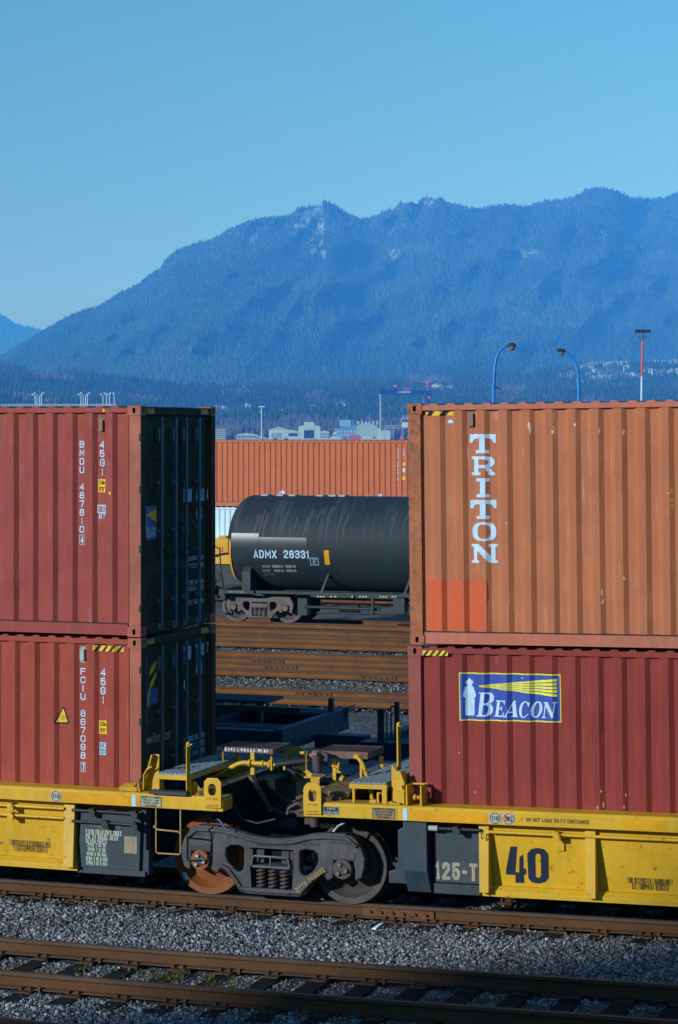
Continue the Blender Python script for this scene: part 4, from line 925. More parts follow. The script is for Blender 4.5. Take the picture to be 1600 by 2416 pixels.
# ------------------------------------------------------------ right car
Rr=thing('well_car','yellow well car with large black 40 on its side, carrying the orange and maroon containers','well car',(9.6,1.22,0),'articulated well cars of the train')
def tl(zf):
    def g(x,v,y=YS):
        p=W(*zf(x,v),y); return p[0],p[2]-GR*(p[0]-2)
    return g
h4=tl(z4); h7=tl(z7)
sill(Rr,2.54,16.5,1)
m=MB(); m.prism([(2.295,1.165),(2.54,1.165),(2.54,1.315),(2.53,1.315),(2.295,1.215)],'y',-.275,.02); m.build('sill_end',YEL,Rr,bevel=.006)
jack_bracket(Rr,2.318,2.532,1.205,1.575,-.300,None,None,None,2.368,2.480,1.35,1.505,1.305,1.222)
MB().box(2.292,2.312,-.275,-.10,1.22,1.50).build('bracket_web',YEL,Rr,bevel=.003)
MB().box(3.478,3.486,-.284,-.27,1.168,1.316).build('sill_weld',YELCHIP,Rr)
a=rz(h4,322,457,985,1048); notice(Rr,a[0],a[1],1.20,1.30,BLKSIGN,DIMWHITE,['M-618-32','FLEXIBLE HOSE'])
a=rz(h4,753,951,1000,1093); notice(Rr,a[0],a[1],1.182,1.308,paint('rusty_notice',(.24,.17,.11),.6,.2,.1,dirt=.2),LETTER_DARK,['REMOVE ALL DEBRIS','FROM WELL FLOOR','BEFORE LOADING','CONTAINERS'])
m=MB(); a=rz(h4,1022,1060,1012,1105); fs.rect(m,a[0],a[1],1.172,1.312,.004); m.build('white_stripe',WHITE,Rr)
m=MB(); a=rz(h7,33,250,1012,1070); fs.rect(m,a[0],a[1],1.185,1.298,.003); m.build('amber_strip',AMBER,Rr); m=MB(); a=rz(h7,252,470,1012,1070); fs.rect(m,a[0],a[1],1.185,1.298,.003); m.build('amber_strip',AMBER,Rr); m=MB(); a=rz(h7,1272,1505,1055,1112); fs.rect(m,a[0],a[1],1.188,1.298,.003); m.build('amber_strip',AMBER,Rr)
a=rz(h7,485,551,1023,1090); circle_sign(Rr,a[0],a[1],1.182,1.308,'110',NAVY,NAVY)
a=rz(h7,563,630,1025,1092); circle_sign(Rr,a[0],a[1],1.182,1.308,'20FT',REDR,NAVY,True)
m=MB(); a=rz(h7,697,1058,1040,1073); fs.text(m,'DO NOT LOAD 20 FT CONTAINER',a[0],a[1],1.222,1.268,.004,.005); m.build('lettering',LETTER_DARK,Rr)
# side panels, posts
MB().hexa([(4.52,-.06,.42),(16,-.06,.42),(16,.06,.42),(4.52,.06,.42),(4.52,-.115,1.15),(16,-.115,1.15),(16,0,1.15),(4.52,0,1.15)]).build('side_panel',YEL,Rr)
m=MB(); m.prism([(-.16,.295),(-.16,.355),(-.10,.410),(-.06,.42),(.1,.42),(.1,.295)],'x',4.50,16); m.build('bottom_flange',YEL,Rr,bevel=.005)
for x in (4.545,5.835,7.115,8.3): stake(Rr,x-.055,x+.060,.352,1.150,-.165,lean=-.025)
m=MB(); f5=Face('front',-.242); f5.text(m,'C',4.515,4.55,.98,1.07,.004,.01)
f5=Face('front',-.205)
def slope_front(mb,t,u0,u1,v0,v1,bold=.0):
    v,f=lettering2d(t,u0,u1,v0,v1,bold); mb.add([(p[0],-.0607-(p[1]-.42)/.73*.055-.004-p[2],p[1]) for p in v],f)
gq=lambda x,v:h7(x,v,-.095)
a=rz(gq,1277,1537,1410,1432); slope_front(m,'FOR RESTRICTED LOADING ONLY',*a); a=rz(gq,1300,1514,1445,1467); slope_front(m,'SEE EQUIPMENT REGISTER',*a)
m.build('lettering',plain('brown_panel_lettering',(.13,.08,.012),.6),Rr)
m=MB()
def slope_poly(mb,loops,h=.004):
    v,f=plate2d([[gq(x,v) for x,v in L_] for L_ in loops]); mb.add([(p[0],-.0607-(p[1]-.42)/.73*.055-h,p[1]) for p in v],f)
slope_poly(m,[[(604,1217),(642,1218),(628,1368),(650,1369),(654,1280),(676,1264),(676,1348),(690,1348),(690,1383),(676,1383),(677,1431),(627,1430),(628,1384),(574,1382),(575,1350)]])
slope_poly(m,[[(700,1260),(722,1234),(762,1226),(800,1234),(822,1262),(820,1400),(800,1426),(760,1435),(722,1428),(702,1404)],[(746,1270),(744,1390),(752,1400),(766,1400),(776,1390),(778,1270),(770,1260),(754,1260)]])
m.build('number_lettering',NAVY,Rr)
tube_rail(Rr,4.60,16,1.065,-.185,YEL,(5.42,))
tube_rail(Rr,3.88,4.5,1.08,-.20,BLACK,(4.2,)); MB().cyl((3.86,-.20,1.08),(3.97,-.20,1.08),.034,14).build('pipe_coupling',BOLT,Rr,smooth=True)
m=MB(); a=rz(gq,872,918,1178,1240); m.box(a[0],a[1],-.125,-.10,a[2],a[3]); m.build('latch_plate',YEL,Rr,bevel=.004)
# dark end of the well
m=MB(); m.box(3.89,4.47,-.10,.05,.42,1.05); m.box(3.89,4.47,-.125,.05,.29,.41); dk=m.build('dark_panel',SLATE,Rr,bevel=.005)
m=MB(); m.hexa([(3.57,-.14,.30),(3.86,-.14,.30),(3.84,.05,.30),(3.60,.05,.30),(3.54,-.22,.56),(3.84,-.22,.56),(3.84,.05,.56),(3.56,.05,.56)]); m.box(3.54,3.835,-.22,.05,.56,1.163); m.build('dark_post',SLATE,Rr,bevel=.005)
m=MB(); m.prism([(3.40,1.0),(3.54,1.08),(3.54,.40),(3.52,.36),(3.28,.36),(3.28,.50),(3.36,.52),(3.40,.62)],'y',.0,.10); m.build('end_bracket',SLATE,Rr,bevel=.008)
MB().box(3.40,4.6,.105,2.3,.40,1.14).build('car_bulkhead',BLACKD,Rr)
m=MB(); fq=Face('front',-.10); a=rz(lambda x,v:h7(x,v,-.10),155,420,1318,1415); fq.rect(m,3.90,4.468,a[2],a[3],.003); bd=m.build('grey_band',plain('grey_band_paint',(.045,.055,.065),.5),dk)
m=MB(); dz=a[3]-a[2]; fq.text(m,'125-T',3.905,4.425,a[2]+.02,a[3]-.0,.006,.04); m.build('lettering',plain('buff_lettering',(.33,.27,.20),.6),bd)
# walkway table, grating
m=MB(); tread(m,2.875,3.325,-.20,2.55,1.595,7); m.build('walkway_tread',SILVER,Rr)
m=MB(); m.box(2.86,3.34,-.21,-.185,1.515,1.570); m.box(2.86,2.885,-.18,2.5,1.525,1.570); m.box(3.315,3.34,-.18,2.5,1.525,1.570)
for x0,x1 in ((2.86,2.888),(2.905,2.93),(3.275,3.335)): m.box(x0,x1,-.21 if x0!=2.86 else -.1,-.17 if x0!=2.86 else -.07,1.345,1.515)
m.box(2.94,2.965,.30,.33,1.2,1.525); m.box(3.255,3.28,.30,.33,1.2,1.525)
m.build('walkway_frame',YEL,Rr,bevel=.004)
m=MB(); m.tube([(2.75,.45,1.80),(2.83,.40,1.72),(2.87,.35,1.66),(2.98,.2,1.52),(3.10,-.05,1.37),(3.13,-.08,1.33)],.026,12); m.tube([(2.70,.45,1.815),(2.76,.45,1.80)],.034,8); m.box(3.09,3.17,-.13,-.05,1.335,1.375); m.box(3.19,3.215,-.15,-.12,1.345,1.45); m.box(3.19,3.25,-.15,-.12,1.45,1.47); m.build('brake_rod',YELCHIP,Rr,smooth=True)
hook_post(Rr,3.10,1.0,1.55,2.17,YEL,.027).build('grab_post',YEL,Rr,bevel=.005)
m=MB(); m.prism([(3.37,1.345),(3.50,1.345),(3.50,1.60),(3.435,1.79),(3.375,1.80)],'y',-.13,-.115); m.prism([(3.375,1.74),(3.40,1.80),(3.47,1.72),(3.45,1.64)],'y',-.155,-.13); m.build('container_guide',YEL,Rr,bevel=.004)
m=MB(); m.hexa([(3.47,-.16,1.345),(3.545,-.16,1.345),(3.545,-.02,1.345),(3.47,-.02,1.345),(3.43,-.10,1.72),(3.47,-.10,1.72),(3.52,0,1.72),(3.47,0,1.72)]); m.box(3.46,3.55,-.19,-.16,1.345,1.52); m.prism([(3.44,1.72),(3.50,1.74),(3.56,1.58),(3.50,1.56)],'y',-.18,-.16); m.build('guide_plate',YEL,Rr,bevel=.004)
m=MB()
for x in (3.585,3.765):
    m.prism([(x,1.345),(x+.026,1.345),(x+.022,1.50),(x+.022,1.585),(x+.004,1.585),(x+.004,1.50)],'y',-.25,-.02)
m.box(3.585,3.80,-.06,-.02,1.57,1.59); m.build('lock_bracket',YEL,Rr,bevel=.003)
m=MB(); m.cyl((3.615,-.14,1.43),(3.765,-.14,1.43),.020,12); m.cyl((3.655,-.14,1.43),(3.685,-.14,1.43),.040,14); m.cyl((3.72,-.14,1.43),(3.735,-.14,1.43),.030,14); m.build('lock_pin',YELCHIP,Rr,smooth=True)
m=MB(); m.prism([(3.35,1.345),(3.52,1.345),(3.50,1.375),(3.45,1.36),(3.40,1.385),(3.36,1.37)],'y',-.24,-.17); m.build('seat_pad',YELCHIP,Rr,bevel=.004)
# end structure
m=MB(); grating(m,1.96,2.64,1.10,1.72,1.775); m.box(1.96,2.64,1.085,1.10,1.69,1.777); m.box(2.64,2.655,1.085,1.72,1.69,1.777); m.build('crossover_platform',GRATE,Rr)
m=MB(); m.box(2.20,2.245,1.04,1.06,1.39,1.68); m.box(2.56,2.59,1.05,1.07,1.40,1.69); m.prism([(2.74,1.715),(2.79,1.70),(2.79,1.56),(2.75,1.56),(2.745,1.64),(2.725,1.65)],'y',1.3,1.32); m.each('platform_leg',YEL,Rr,bevel=.004)
m=MB(); m.lathe([(.055,1.53),(.062,1.55),(.066,1.70),(.08,1.705),(.08,1.72)],(2.03,.95,0),'z',20); vb=m.build('valve_body',CASTM,Rr,smooth=True)
m=MB(); m.lathe([(.085,1.72),(.09,1.74),(.07,1.755),(.06,1.79),(.04,1.80)],(2.02,.95,0),'z',16); m.box(1.94,2.08,.88,1.0,1.74,1.765); m.cyl((2.0,.87,1.76),(2.06,.87,1.76),.03,10); m.build('valve_cap',paint('pink_rust_cap',(.22,.11,.09),.6,.25,.3),vb,smooth=True)
m=MB(); m.tube([(2.08,.95,1.755),(2.13,.95,1.76),(2.16,.94,1.74),(2.165,.94,1.69),(2.14,.94,1.67)],.030,12); m.build('valve_elbow',CASTM,vb,smooth=True)
m=MB(); m.tube([(1.83,.9,1.77),(1.88,.9,1.775),(1.92,.9,1.80),(1.90,.9,1.74),(1.90,.9,1.50)],.008,8); m.cyl((1.82,.9,1.765),(1.88,.9,1.77),.022,8); m.build('release_handle',YELCHIP,Rr,smooth=True)
m=MB(); m.prism([(1.92,1.58),(2.0,1.52),(1.99,1.47),(1.92,1.49)],'y',.83,.845); m.box(1.90,2.12,.80,1.1,1.465,1.485); m.box(1.99,2.11,.80,.815,1.30,1.465); m.box(2.11,2.19,.79,.87,1.34,1.37); m.build('valve_mount',YELCHIP,Rr,bevel=.004)
m=MB(); m.tube([(2.2,1.02,1.60),(2.32,1.02,1.585)],.018,10); m.prism([(2.29,1.64),(2.315,1.66),(2.30,1.56),(2.34,1.52),(2.27,1.52)],'y',.98,1.05); m.tube([(2.32,1.0,1.46),(2.36,1.0,1.44)],.045,10); m.build('angle_cock',YELCHIP,Rr)
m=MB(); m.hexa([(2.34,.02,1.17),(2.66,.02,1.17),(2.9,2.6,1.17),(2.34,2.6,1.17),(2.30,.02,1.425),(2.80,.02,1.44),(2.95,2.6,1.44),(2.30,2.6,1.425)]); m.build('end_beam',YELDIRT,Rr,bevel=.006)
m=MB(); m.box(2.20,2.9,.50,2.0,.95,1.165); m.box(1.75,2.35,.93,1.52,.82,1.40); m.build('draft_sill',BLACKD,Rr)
m=MB(); m.tube([(2.52,-.05,1.36),(2.62,-.03,1.40),(2.70,-.02,1.395)],.018,8); m.tube([(2.52,-.1,1.35),(2.60,-.08,1.362),(2.66,-.06,1.372),(2.7,-.06,1.35)],.03,8); m.build('debris_rag',paint('brown_rag',(.09,.045,.025),.9,.3),Rr)
m=MB(); m.box(2.12,2.50,-.05,.5,1.118,1.16); m.box(2.20,2.36,0,.3,1.02,1.118); m.prism([(2.05,1.12),(2.20,1.18),(2.26,1.30),(2.18,1.33),(2.10,1.26),(2.02,1.24),(2.0,1.18)],'y',.1,.3); m.tube([(2.22,.05,1.20),(2.12,.03,1.27),(2.06,.03,1.25),(1.98,.05,1.20),(1.96,.05,1.12)],.024,8); m.tube([(2.28,.0,1.33),(2.18,.0,1.36),(2.10,.0,1.33)],.028,8); m.cyl((2.34,-.02,1.11),(2.34,-.02,1.0),.055,10); m.build('coupler_gear',paint('brown_coupler_rust',(.085,.050,.034),.7,.3,.3),Rr,bevel=.005)
m=MB(); m.tube([(2.72,.02,1.06),(2.64,.0,1.02),(2.58,-.01,.95)],.016,8); m.build('pale_cable',SILVER,Rr,smooth=True)
MB().box(2.3,16.5,2.44,2.73,1.17,1.33).build('side_sill',YEL,Rr)
tilt(Rr)
m=MB(); m.tube([(1.02,.05,1.02),(1.08,.03,.98),(1.14,.02,.90)],.010,8); m.build('blue_cable',plain('blue_cable_jacket',(.02,.09,.42),.5),L,smooth=True)

# ================================================================= SHARED BOGIE
B=thing('rail_bogie','grey cast freight bogie with one rust orange wheel, shared by the two yellow cars','bogie',(1.63,1.225,0))
bx=1.70; AX=.482; HW=.94
def frame_outline():
    top=[(-1.20,.13),(-1.15,.26),(-1.08,.36),(-.98,.405),(-.74,.405),(-.52,.375),(-.30,.315),(-.10,.29),(.10,.29),(.30,.315),(.52,.375),(.74,.405),(.98,.405),(1.08,.36),(1.15,.26),(1.20,.13)]
    right=[(1.19,.02),(1.16,-.09),(1.11,-.11),(1.09,.12),(1.04,.19),(.84,.19),(.80,.12),(.79,-.11),(.74,-.14),(.69,-.07),(.60,-.12),(.50,-.23),(.42,-.345),(.34,-.37)]
    left=[(-x,z) for x,z in right][::-1]
    return [(bx+x,AX+z) for x,z in top+right+left]
win=lambda s:[(bx+s*x,AX+z) for x,z in [(.35,.16),(.37,.20),(.44,.225),(.56,.215),(.62,.17),(.635,.08),(.61,0),(.55,-.08),(.47,-.14),(.42,-.145),(.37,-.11),(.35,-.04)]]
mid=[(bx+x,AX+z) for x,z in [(-.29,.19),(.29,.19),(.29,.02),(.27,-.30),(.24,-.325),(-.24,-.325),(-.27,-.30),(-.29,.02)]]
for yf in (.225,2.225):
    m=MB(); slab(m,[frame_outline(),win(1),win(-1),mid],'y',yf,.075,.022)
    # raised flanges
    s=1 if yf<1 else -1
    m.tube([(bx+x,yf-.085*s,AX+z) for x,z in [(-1.12,.28),(-1.0,.37),(-.72,.375),(-.5,.35),(-.28,.285),(0,.262),(.28,.285),(.5,.35),(.72,.375),(1.0,.37),(1.12,.28)]],.026,8)
    m.tube([(bx+x,yf-.083*s,AX+z) for x,z in [(.66,-.06),(.575,-.10),(.48,-.215),(.39,-.33),(-.39,-.33),(-.48,-.215),(-.575,-.10),(-.66,-.06)]],.030,8)
    sf_=m.build('side_frame',CASTM,B,bevel=.006,smooth=True,auto=35)
    if yf<1:
        m=MB(); f=Face('front',yf-.075)
        for t,a,b,c,d in (('F2-127-H',-.60,-.38,.285,.325),('BARBER J-2-HD',-.19,.22,.215,.252),('AAR-S-5173',.28,.62,.262,.30),('TTX 12-99',.75,1.02,.30,.335),('ABEL',-1.04,-.90,.30,.34)): f.text(m,t,bx+a,bx+b,AX+c,AX+d,.008,.03)
        f.ring(m,bx-.80,AX+.325,.020,.040,.008); m.build('cast_lettering',paint('cast_letter_steel',(.042,.044,.048),.6,.2),sf_)
        # DTTX number along the right diagonal
        v,fc_=lettering2d('DTTX 748032',0,.46,0,.062,.02); an=R(39); m=MB()
        m.add([(bx+.365+p[0]*math.cos(an)-p[1]*math.sin(an),yf-.118-p[2],AX-.325+p[0]*math.sin(an)+p[1]*math.cos(an)) for p in v],fc_); m.build('stencil_number',plain('tan_stencil',(.34,.23,.08),.6),sf_)
        m=MB(); v,fc_=lettering2d('1 PBC',0,.12,0,.03); an=R(-38); m.add([(bx-.62+p[0]*math.cos(an)-p[1]*math.sin(an),yf-.085-p[2],AX-.02+p[0]*math.sin(an)+p[1]*math.cos(an)) for p in v],fc_); m.build('faint_stencil',plain('faint_tan',(.2,.11,.04),.6),sf_)
    # springs, bolster end, wedges
    for dx in (-.155,0,.155):
        pts=[(bx+dx+.050*math.cos(t),yf-.02*s+.050*math.sin(t),AX-.315+.265*t/(2*math.pi*5.6)) for t in np.linspace(0,2*math.pi*5.6,90)]
        m=MB(); m.tube(pts,.015,8); m.cyl((bx+dx,yf-.02*s,AX-.315),(bx+dx,yf-.02*s,AX-.05),.027,10)
        m.build('coil_spring',paint('spring_steel',(.060,.050,.045),.6,.2,.3),B,smooth=True)
    MB().box(bx-.26,bx+.26,yf-.12,yf+.12,AX-.352,AX-.318).build('spring_seat',CASTM,B,bevel=.01)
    m=MB(); m.box(bx-.245,bx+.245,yf-.115,yf+.1,AX-.045,AX-.02); y=yf-.115*s
    m.tube([(bx-.25,y,AX-.03),(bx-.235,y,AX+.07),(bx-.215,y,AX+.095),(bx+.215,y,AX+.095),(bx+.235,y,AX+.07),(bx+.25,y,AX-.03)],.014,8); m.tube([(bx,y,AX+.09),(bx,y,AX-.03)],.012,8); m.build('bolster_end',paint('worn_bolster_steel',(.10,.10,.105),.5,.2,.15),B,smooth=True)
    m=MB()
    for q in (-1,1): m.box(bx+q*.27-.025,bx+q*.27+.025,yf-.08,yf+.08,AX-.03,AX+.17); m.box(bx+q*.165-.05,bx+q*.165+.05,yf-.03,yf+.05,AX+.0,AX+.16)
    m.build('friction_wedge',BROWNW,B,bevel=.006)
def wheelset(x,mat,capmat,lab):
    for y0,s in ((.47,1),(1.98,-1)):
        prof=[(.09,-.10),(.125,-.095),(.135,-.03),(.20,.0),(.33,.02),(.395,-.045),(.402,-.065),(.478,-.070),(.4826,-.06),(.484,.02),(.492,.04),(.510,.048),(.514,.06),(.508,.075),(.40,.075),(.39,.055),(.33,.06),(.20,.045),(.10,.08)]
        m=MB(); m.lathe([(r,h*s) for r,h in prof],(x,y0,AX),'y',72); wl=m.build('wheel',mat,B,smooth=True,auto=45)
        if y0<1 and lab: tag(wl,lab)
    m=MB().cyl((x,.2,AX),(x,2.25,AX),.082,20); m.build('axle',BLACK,B,smooth=True)
    y=.13
    m=MB(); m.box(x-.155,x+.155,.14,.33,AX+.10,AX+.195); m.build('bearing_adapter',CASTM if mat is BROWNW else BLACK,B,bevel=.012)
    m=MB(); m.lathe([(.128,.10),(.128,.03),(.118,.0),(.105,-.012),(.0,-.012)][::-1],(x,y-.02,AX),'y',36); m.cyl((x,.10,AX),(x,.33,AX),.12,30); cap=m.build('bearing_cap',capmat,B,smooth=True)
    m=MB(); tri=[(x+.095*math.cos(t+.35),AX+.095*math.sin(t+.35)) for t in [R(90+120*i+d) for i in range(3) for d in (-13,13)]]; m.prism(tri[::-1],'y',.082,.10); m.build('locking_plate',CASTM,cap,bevel=.006)
    m=MB()
    for i in range(3):
        t=R(90+120*i)+.35; m.cyl((x+.062*math.cos(t),.055,AX+.062*math.sin(t)),(x+.062*math.cos(t),.085,AX+.062*math.sin(t)),.021,12)
    m.build('cap_bolt',BOLT if mat is RUSTW else plain('brass_bolt',(.20,.14,.06),.5),cap)
wheelset(bx-HW,RUSTW,paint('orange_bearing_cap',(.24,.055,.012),.55,.2,.15,rustcol=(.10,.03,.01)),'rust orange wheel with a bright bearing cap')
wheelset(bx+HW,BROWNW,paint('brown_bearing_cap',(.070,.048,.038),.55,.25,.2),'brown worn wheel')
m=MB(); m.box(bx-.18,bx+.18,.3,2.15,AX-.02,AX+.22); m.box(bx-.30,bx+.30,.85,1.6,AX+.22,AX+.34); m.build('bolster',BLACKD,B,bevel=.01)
m=MB()
for q in (-1,1): m.box(bx+q*.36-.03,bx+q*.36+.03,.5,1.95,AX-.20,AX-.12); m.prism([(bx+q*.385,AX-.1),(bx+q*.455,AX-.05),(bx+q*.455,AX-.20),(bx+q*.39,AX-.25)],'y',.42,.52)
m.build('brake_beam',RUSTY,B)
m=MB(); wx=bx-HW; 
v=[(wx-.365,-.30),(wx-.315,-.28),(wx-.265,-.385),(wx-.318,-.412)]
m.add([(a,.395,AX+b*.78) for a,b in v],[(0,1,2,3)]); m.build('wheel_label',WHITE,B)
# ================================================================= TANK CAR
def z5(x,v): return 500+x*.3061,950+v*.3061
TY=41.055; TZ=2.375; TR=1.44; TXL=-14.66
T=thing('tank_car','long black tank car with white numbers and pale drip streaks on its shell','tank car',(-7.4,TY,0))
k=NT('black_tank_shell'); v=k.coord()
c=k.ramp(k.noise(.8,5,v),[(.3,(.012,.020,.024)),(.7,(.022,.033,.038))])
st=k.noise(2.4,6,k.coord((4.2,.22,.22)),.75); sx=k.n('SeparateXYZ'); k.l(v,sx.inputs[0])
msk=k.ramp(sx.outputs[2],[(.0,g3(0)),(.25,g3(.0)),(.30,g3(1)),(1,g3(1))])
mr=k.n('MapRange'); mr.inputs[1].default_value=1.6; mr.inputs[2].default_value=3.2; k.l(sx.outputs[2],mr.inputs[0])
f=k.n('Math',operation='MULTIPLY'); k.l(k.ramp(st,[(.52,g3(0)),(.72,g3(.55))]),f.inputs[0]); k.l(mr.outputs[0],f.inputs[1])
c=k.mix(f.outputs[0],c,(.11,.115,.12)); k.l(c,k.b.inputs['Base Color']); k.b.inputs['Roughness'].default_value=.65; k.b.inputs['Specular IOR Level'].default_value=.25
SHELL=k.m
prof=[(0.001,TXL-.70)]+[(TR*math.sin(t),TXL-.70*math.cos(t)) for t in np.linspace(.12,math.pi/2,14)]+[(TR,x) for x in (-12.2,-9.8,-7.4,-5,-2.6)]+[(TR*math.cos(t),-.2+.70*math.sin(t)) for t in np.linspace(0,math.pi/2-.1,12)]
m=MB(); m.lathe(prof,(0,TY,TZ),'x',96); sh=m.build('tank_shell',SHELL,T,smooth=True,auto=60)
m=MB()
for x in (-13.9,-11.55,-9.2): m.lathe([(TR+.001,x-.012),(TR+.006,x-.006),(TR+.006,x+.006),(TR+.001,x+.012)],(0,TY,TZ),'x',72)
m.build('weld_seam',SHELL,sh,smooth=True)
def tsurf(x,z): return TY-math.sqrt(max(.01,TR*TR-(z-TZ)**2))
ft_=Face('front',0,tsurf,[])
def tz(x,v):
    px,py=z5(x,v); z=2.
    for _ in range(6): p=W(px,py,tsurf(0,z)); z=p[2]
    return p[0],p[2]
def trz(xa,xb,a,b): p,q=tz(xa,b),tz(xb,a); return p[0],q[0],p[1],q[1]
def tgrid(m,x0,x1,z0,z1,h,nz=14):
    V=[]; 
    for j in range(nz+1):
        z=z0+(z1-z0)*j/nz
        t=math.asin((z-TZ)/TR)
        V+=[(x0,TY-(TR+h)*math.cos(t),TZ+(TR+h)*math.sin(t)),(x1,TY-(TR+h)*math.cos(t),TZ+(TR+h)*math.sin(t))]
    m.add(V,[(2*j,2*j+1,2*j+3,2*j+2) for j in range(nz)])
a=trz(150,362,1008,1130); b=trz(364,730,1042,1135)
kk=NT('fresh_black_patch'); kk.b.inputs['Base Color'].default_value=(.03,.036,.042,1); kk.b.inputs['Roughness'].default_value=.28; kk.b.inputs['Specular IOR Level'].default_value=.7
m=MB(); tgrid(m,a[0],a[1],a[2],a[3],.006); tgrid(m,b[0],b[1],b[2],b[3],.006); m.build('repainted_patch',kk.m,sh,smooth=True)
m=MB(); ft_.text(m,'ADMX',*trz(325,498,1138,1197),.016,.02,1.25); ft_.text(m,'28331',*trz(557,750,1140,1198),.016,.02,1.25)
q=trz(762,820,1197,1252); outline_box(ft_,m,q[0],q[1],q[2],q[3],.014,.016); ft_.text(m,'C',*trz(783,800,1218,1242),.016,.02); ft_.text(m,'PLATE',*trz(776,806,1204,1213),.016); m.build('lettering',WHITE,sh)
m=MB()
for t,xa,xb,v0,v1 in (('LD LMT',393,450,1253,1271),('205800 LB',468,548,1253,1271),('93300 KG',572,645,1253,1271),('LT WT',400,446,1287,1304),('81200 LB',484,553,1287,1304),('36800 KG',578,650,1287,1304)): ft_.text(m,t,*trz(xa,xb,v0,v1),.016,.02)
m.build('weight_lettering',DIMWHITE,sh)
m=MB(); ft_.text(m,'NEW 5-98',*trz(408,484,1315,1332),.016); ft_.text(m,'SAFETY VALVE TESTED DUE 18',*trz(838,946,1361,1369),.016); m.build('small_lettering',plain('dim_stencil',(.14,.13,.12),.6),sh)
a=trz(874,902,1138,1248); m=MB(); tgrid(m,a[0],a[1],a[2],a[3],.010)
V=[]
for j in range(13):
    ph=.40-j*.10
    for t in (1.02,1.17):
        r=TR*math.sin(t)+.012; V.append((TXL-.712*math.cos(t),TY-r*math.cos(ph),TZ+r*math.sin(ph)-.12))
m.add(V,[(2*j,2*j+1,2*j+3,2*j+2) for j in range(12)]); m.build('yellow_stripe',AMBER,sh)
rs=random.Random(4); m=MB()
DRIP=plain('grey_drip_stain',(.050,.054,.060),.7)
for i in range(26):
    x=rs.uniform(-14.2,-8.4); ph1=rs.uniform(.55,.95); ph0=ph1-rs.uniform(.25,.85); wd=rs.uniform(.02,.07); n=10; V=[]
    for j in range(n+1):
        t=ph1+(ph0-ph1)*j/n; w2=wd*(math.sin(math.pi*min(1,j/n*.8+.2))**.7)*(1-.75*j/n)+.004; xo=x-.10*(j/n)**1.5+.02*math.sin(j)
        V+=[(xo-w2,TY-(TR+.004)*math.cos(t),TZ+(TR+.004)*math.sin(t)),(xo+w2,TY-(TR+.004)*math.cos(t),TZ+(TR+.004)*math.sin(t))]
    m.add(V,[(2*j,2*j+1,2*j+3,2*j+2) for j in range(n)])
    m.build('drip_stain',DRIP,sh); m=MB()
# underframe
m=MB(); m.box(-15.15,1,TY-1.36,TY-1.28,.90,.98); m.box(-15.15,1,TY-1.28,TY-.9,.94,.97); m.box(-15.3,1,TY-.35,TY+.35,.68,.95); m.box(-15.25,-15.10,TY-1.4,TY+1.4,.75,1.0); m.build('underframe',BLACK,T)
m=MB()
m.prism([(TY-1.38,.95),(TY-1.38,1.55),(TY-1.22,1.75),(TY-.6,1.1),(TY-.6,.95)],'x',-14.55,-14.28); m.build('tank_saddle',BLACK,T)
for xa,xb in ((-12.05,-11.88),(-9.45,-9.28)): MB().hexa([(xa,TY-1.36,.98),(xa+.07,TY-1.36,.98),(xa+.07,TY-1.30,.98),(xa,TY-1.30,.98),(xb,TY-1.15,1.55),(xb+.06,TY-1.15,1.55),(xb+.06,TY-1.09,1.55),(xb,TY-1.09,1.55)]).build('side_brace',BLACK,T)
m=MB(); m.cyl((-12.2,TY-1.25,.36),(0,TY-1.25,.40),.03,10); m.box(-9.75,-9.4,TY-1.4,TY-1.0,.42,.86)
for x in (-10.45,-8.9,-8.4): m.box(x,x+.07,TY-1.35,TY-1.25,.40,.86)
m.cyl((-12.6,TY-1.2,.52),(-10.2,TY-1.2,.50),.045,10); m.cyl((-11.5,TY-1.1,.50),(-10.9,TY-1.1,.50),.13,14); m.box(-12.9,-12.6,TY-1.0,TY-.7,.25,.85); m.build('brake_gear',BLACK,T,smooth=True)
m=MB()
for i,(xa,xb) in enumerate(((810,895),(912,928),(945,980),(1075,1098),(1135,1220),(1290,1365),(1385,1436))):
    p=W(*z5(xa,1488),TY-1.37); q=W(*z5(xb,1505),TY-1.37); n=max(1,int((q[0]-p[0])/.09))
    for j in range(n): m.box(p[0]+j*.09,p[0]+j*.09+.06,TY-1.372,TY-1.365,q[2]+.01,p[2]-.005)
m.build('stencil_panel',DIMWHITE,T)
m=MB(); m.box(-15.15,-14.15,TY-1.44,TY-1.36,.88,.98); f6=Face('front',TY-1.44); sb=m.build('end_step_beam',BLACK,T)
m=MB(); f6.text(m,'2 INCH W COMP SHOES',-14.98,-14.45,.915,.955,.006,.01); m.build('lettering',DIMWHITE,sb)
m=MB(); m.tube([(-15.25,TY-1.1,.98),(-15.3,TY-1.2,1.5),(-15.35,TY-1.2,2.2),(-15.6,TY-1.2,2.35),(-16.0,TY-1.1,2.30)],.022,8); m.box(-15.8,-15.15,TY-.9,TY+.9,.98,1.02); m.box(-15.9,-15.2,TY-.2,TY+.2,.72,.98); m.box(-15.75,-15.5,TY-1.3,TY-.9,.80,1.08); m.tube([(-15.45,TY-1.25,1.02),(-15.45,TY-1.25,1.30),(-15.75,TY-1.25,1.30),(-15.75,TY-1.25,.7)],.022,8); m.cyl((-15.62,TY-1.0,1.35),(-15.62,TY-.95,1.35),.2,16); m.box(-16.1,-15.85,TY-.25,TY+.2,.62,.95); m.tube([(-15.5,TY-1.35,.72),(-15.55,TY-1.4,.45),(-15.95,TY-1.4,.4),(-16.1,TY-1.3,.6)],.035,8)
m.build('end_platform',BLACK,T)
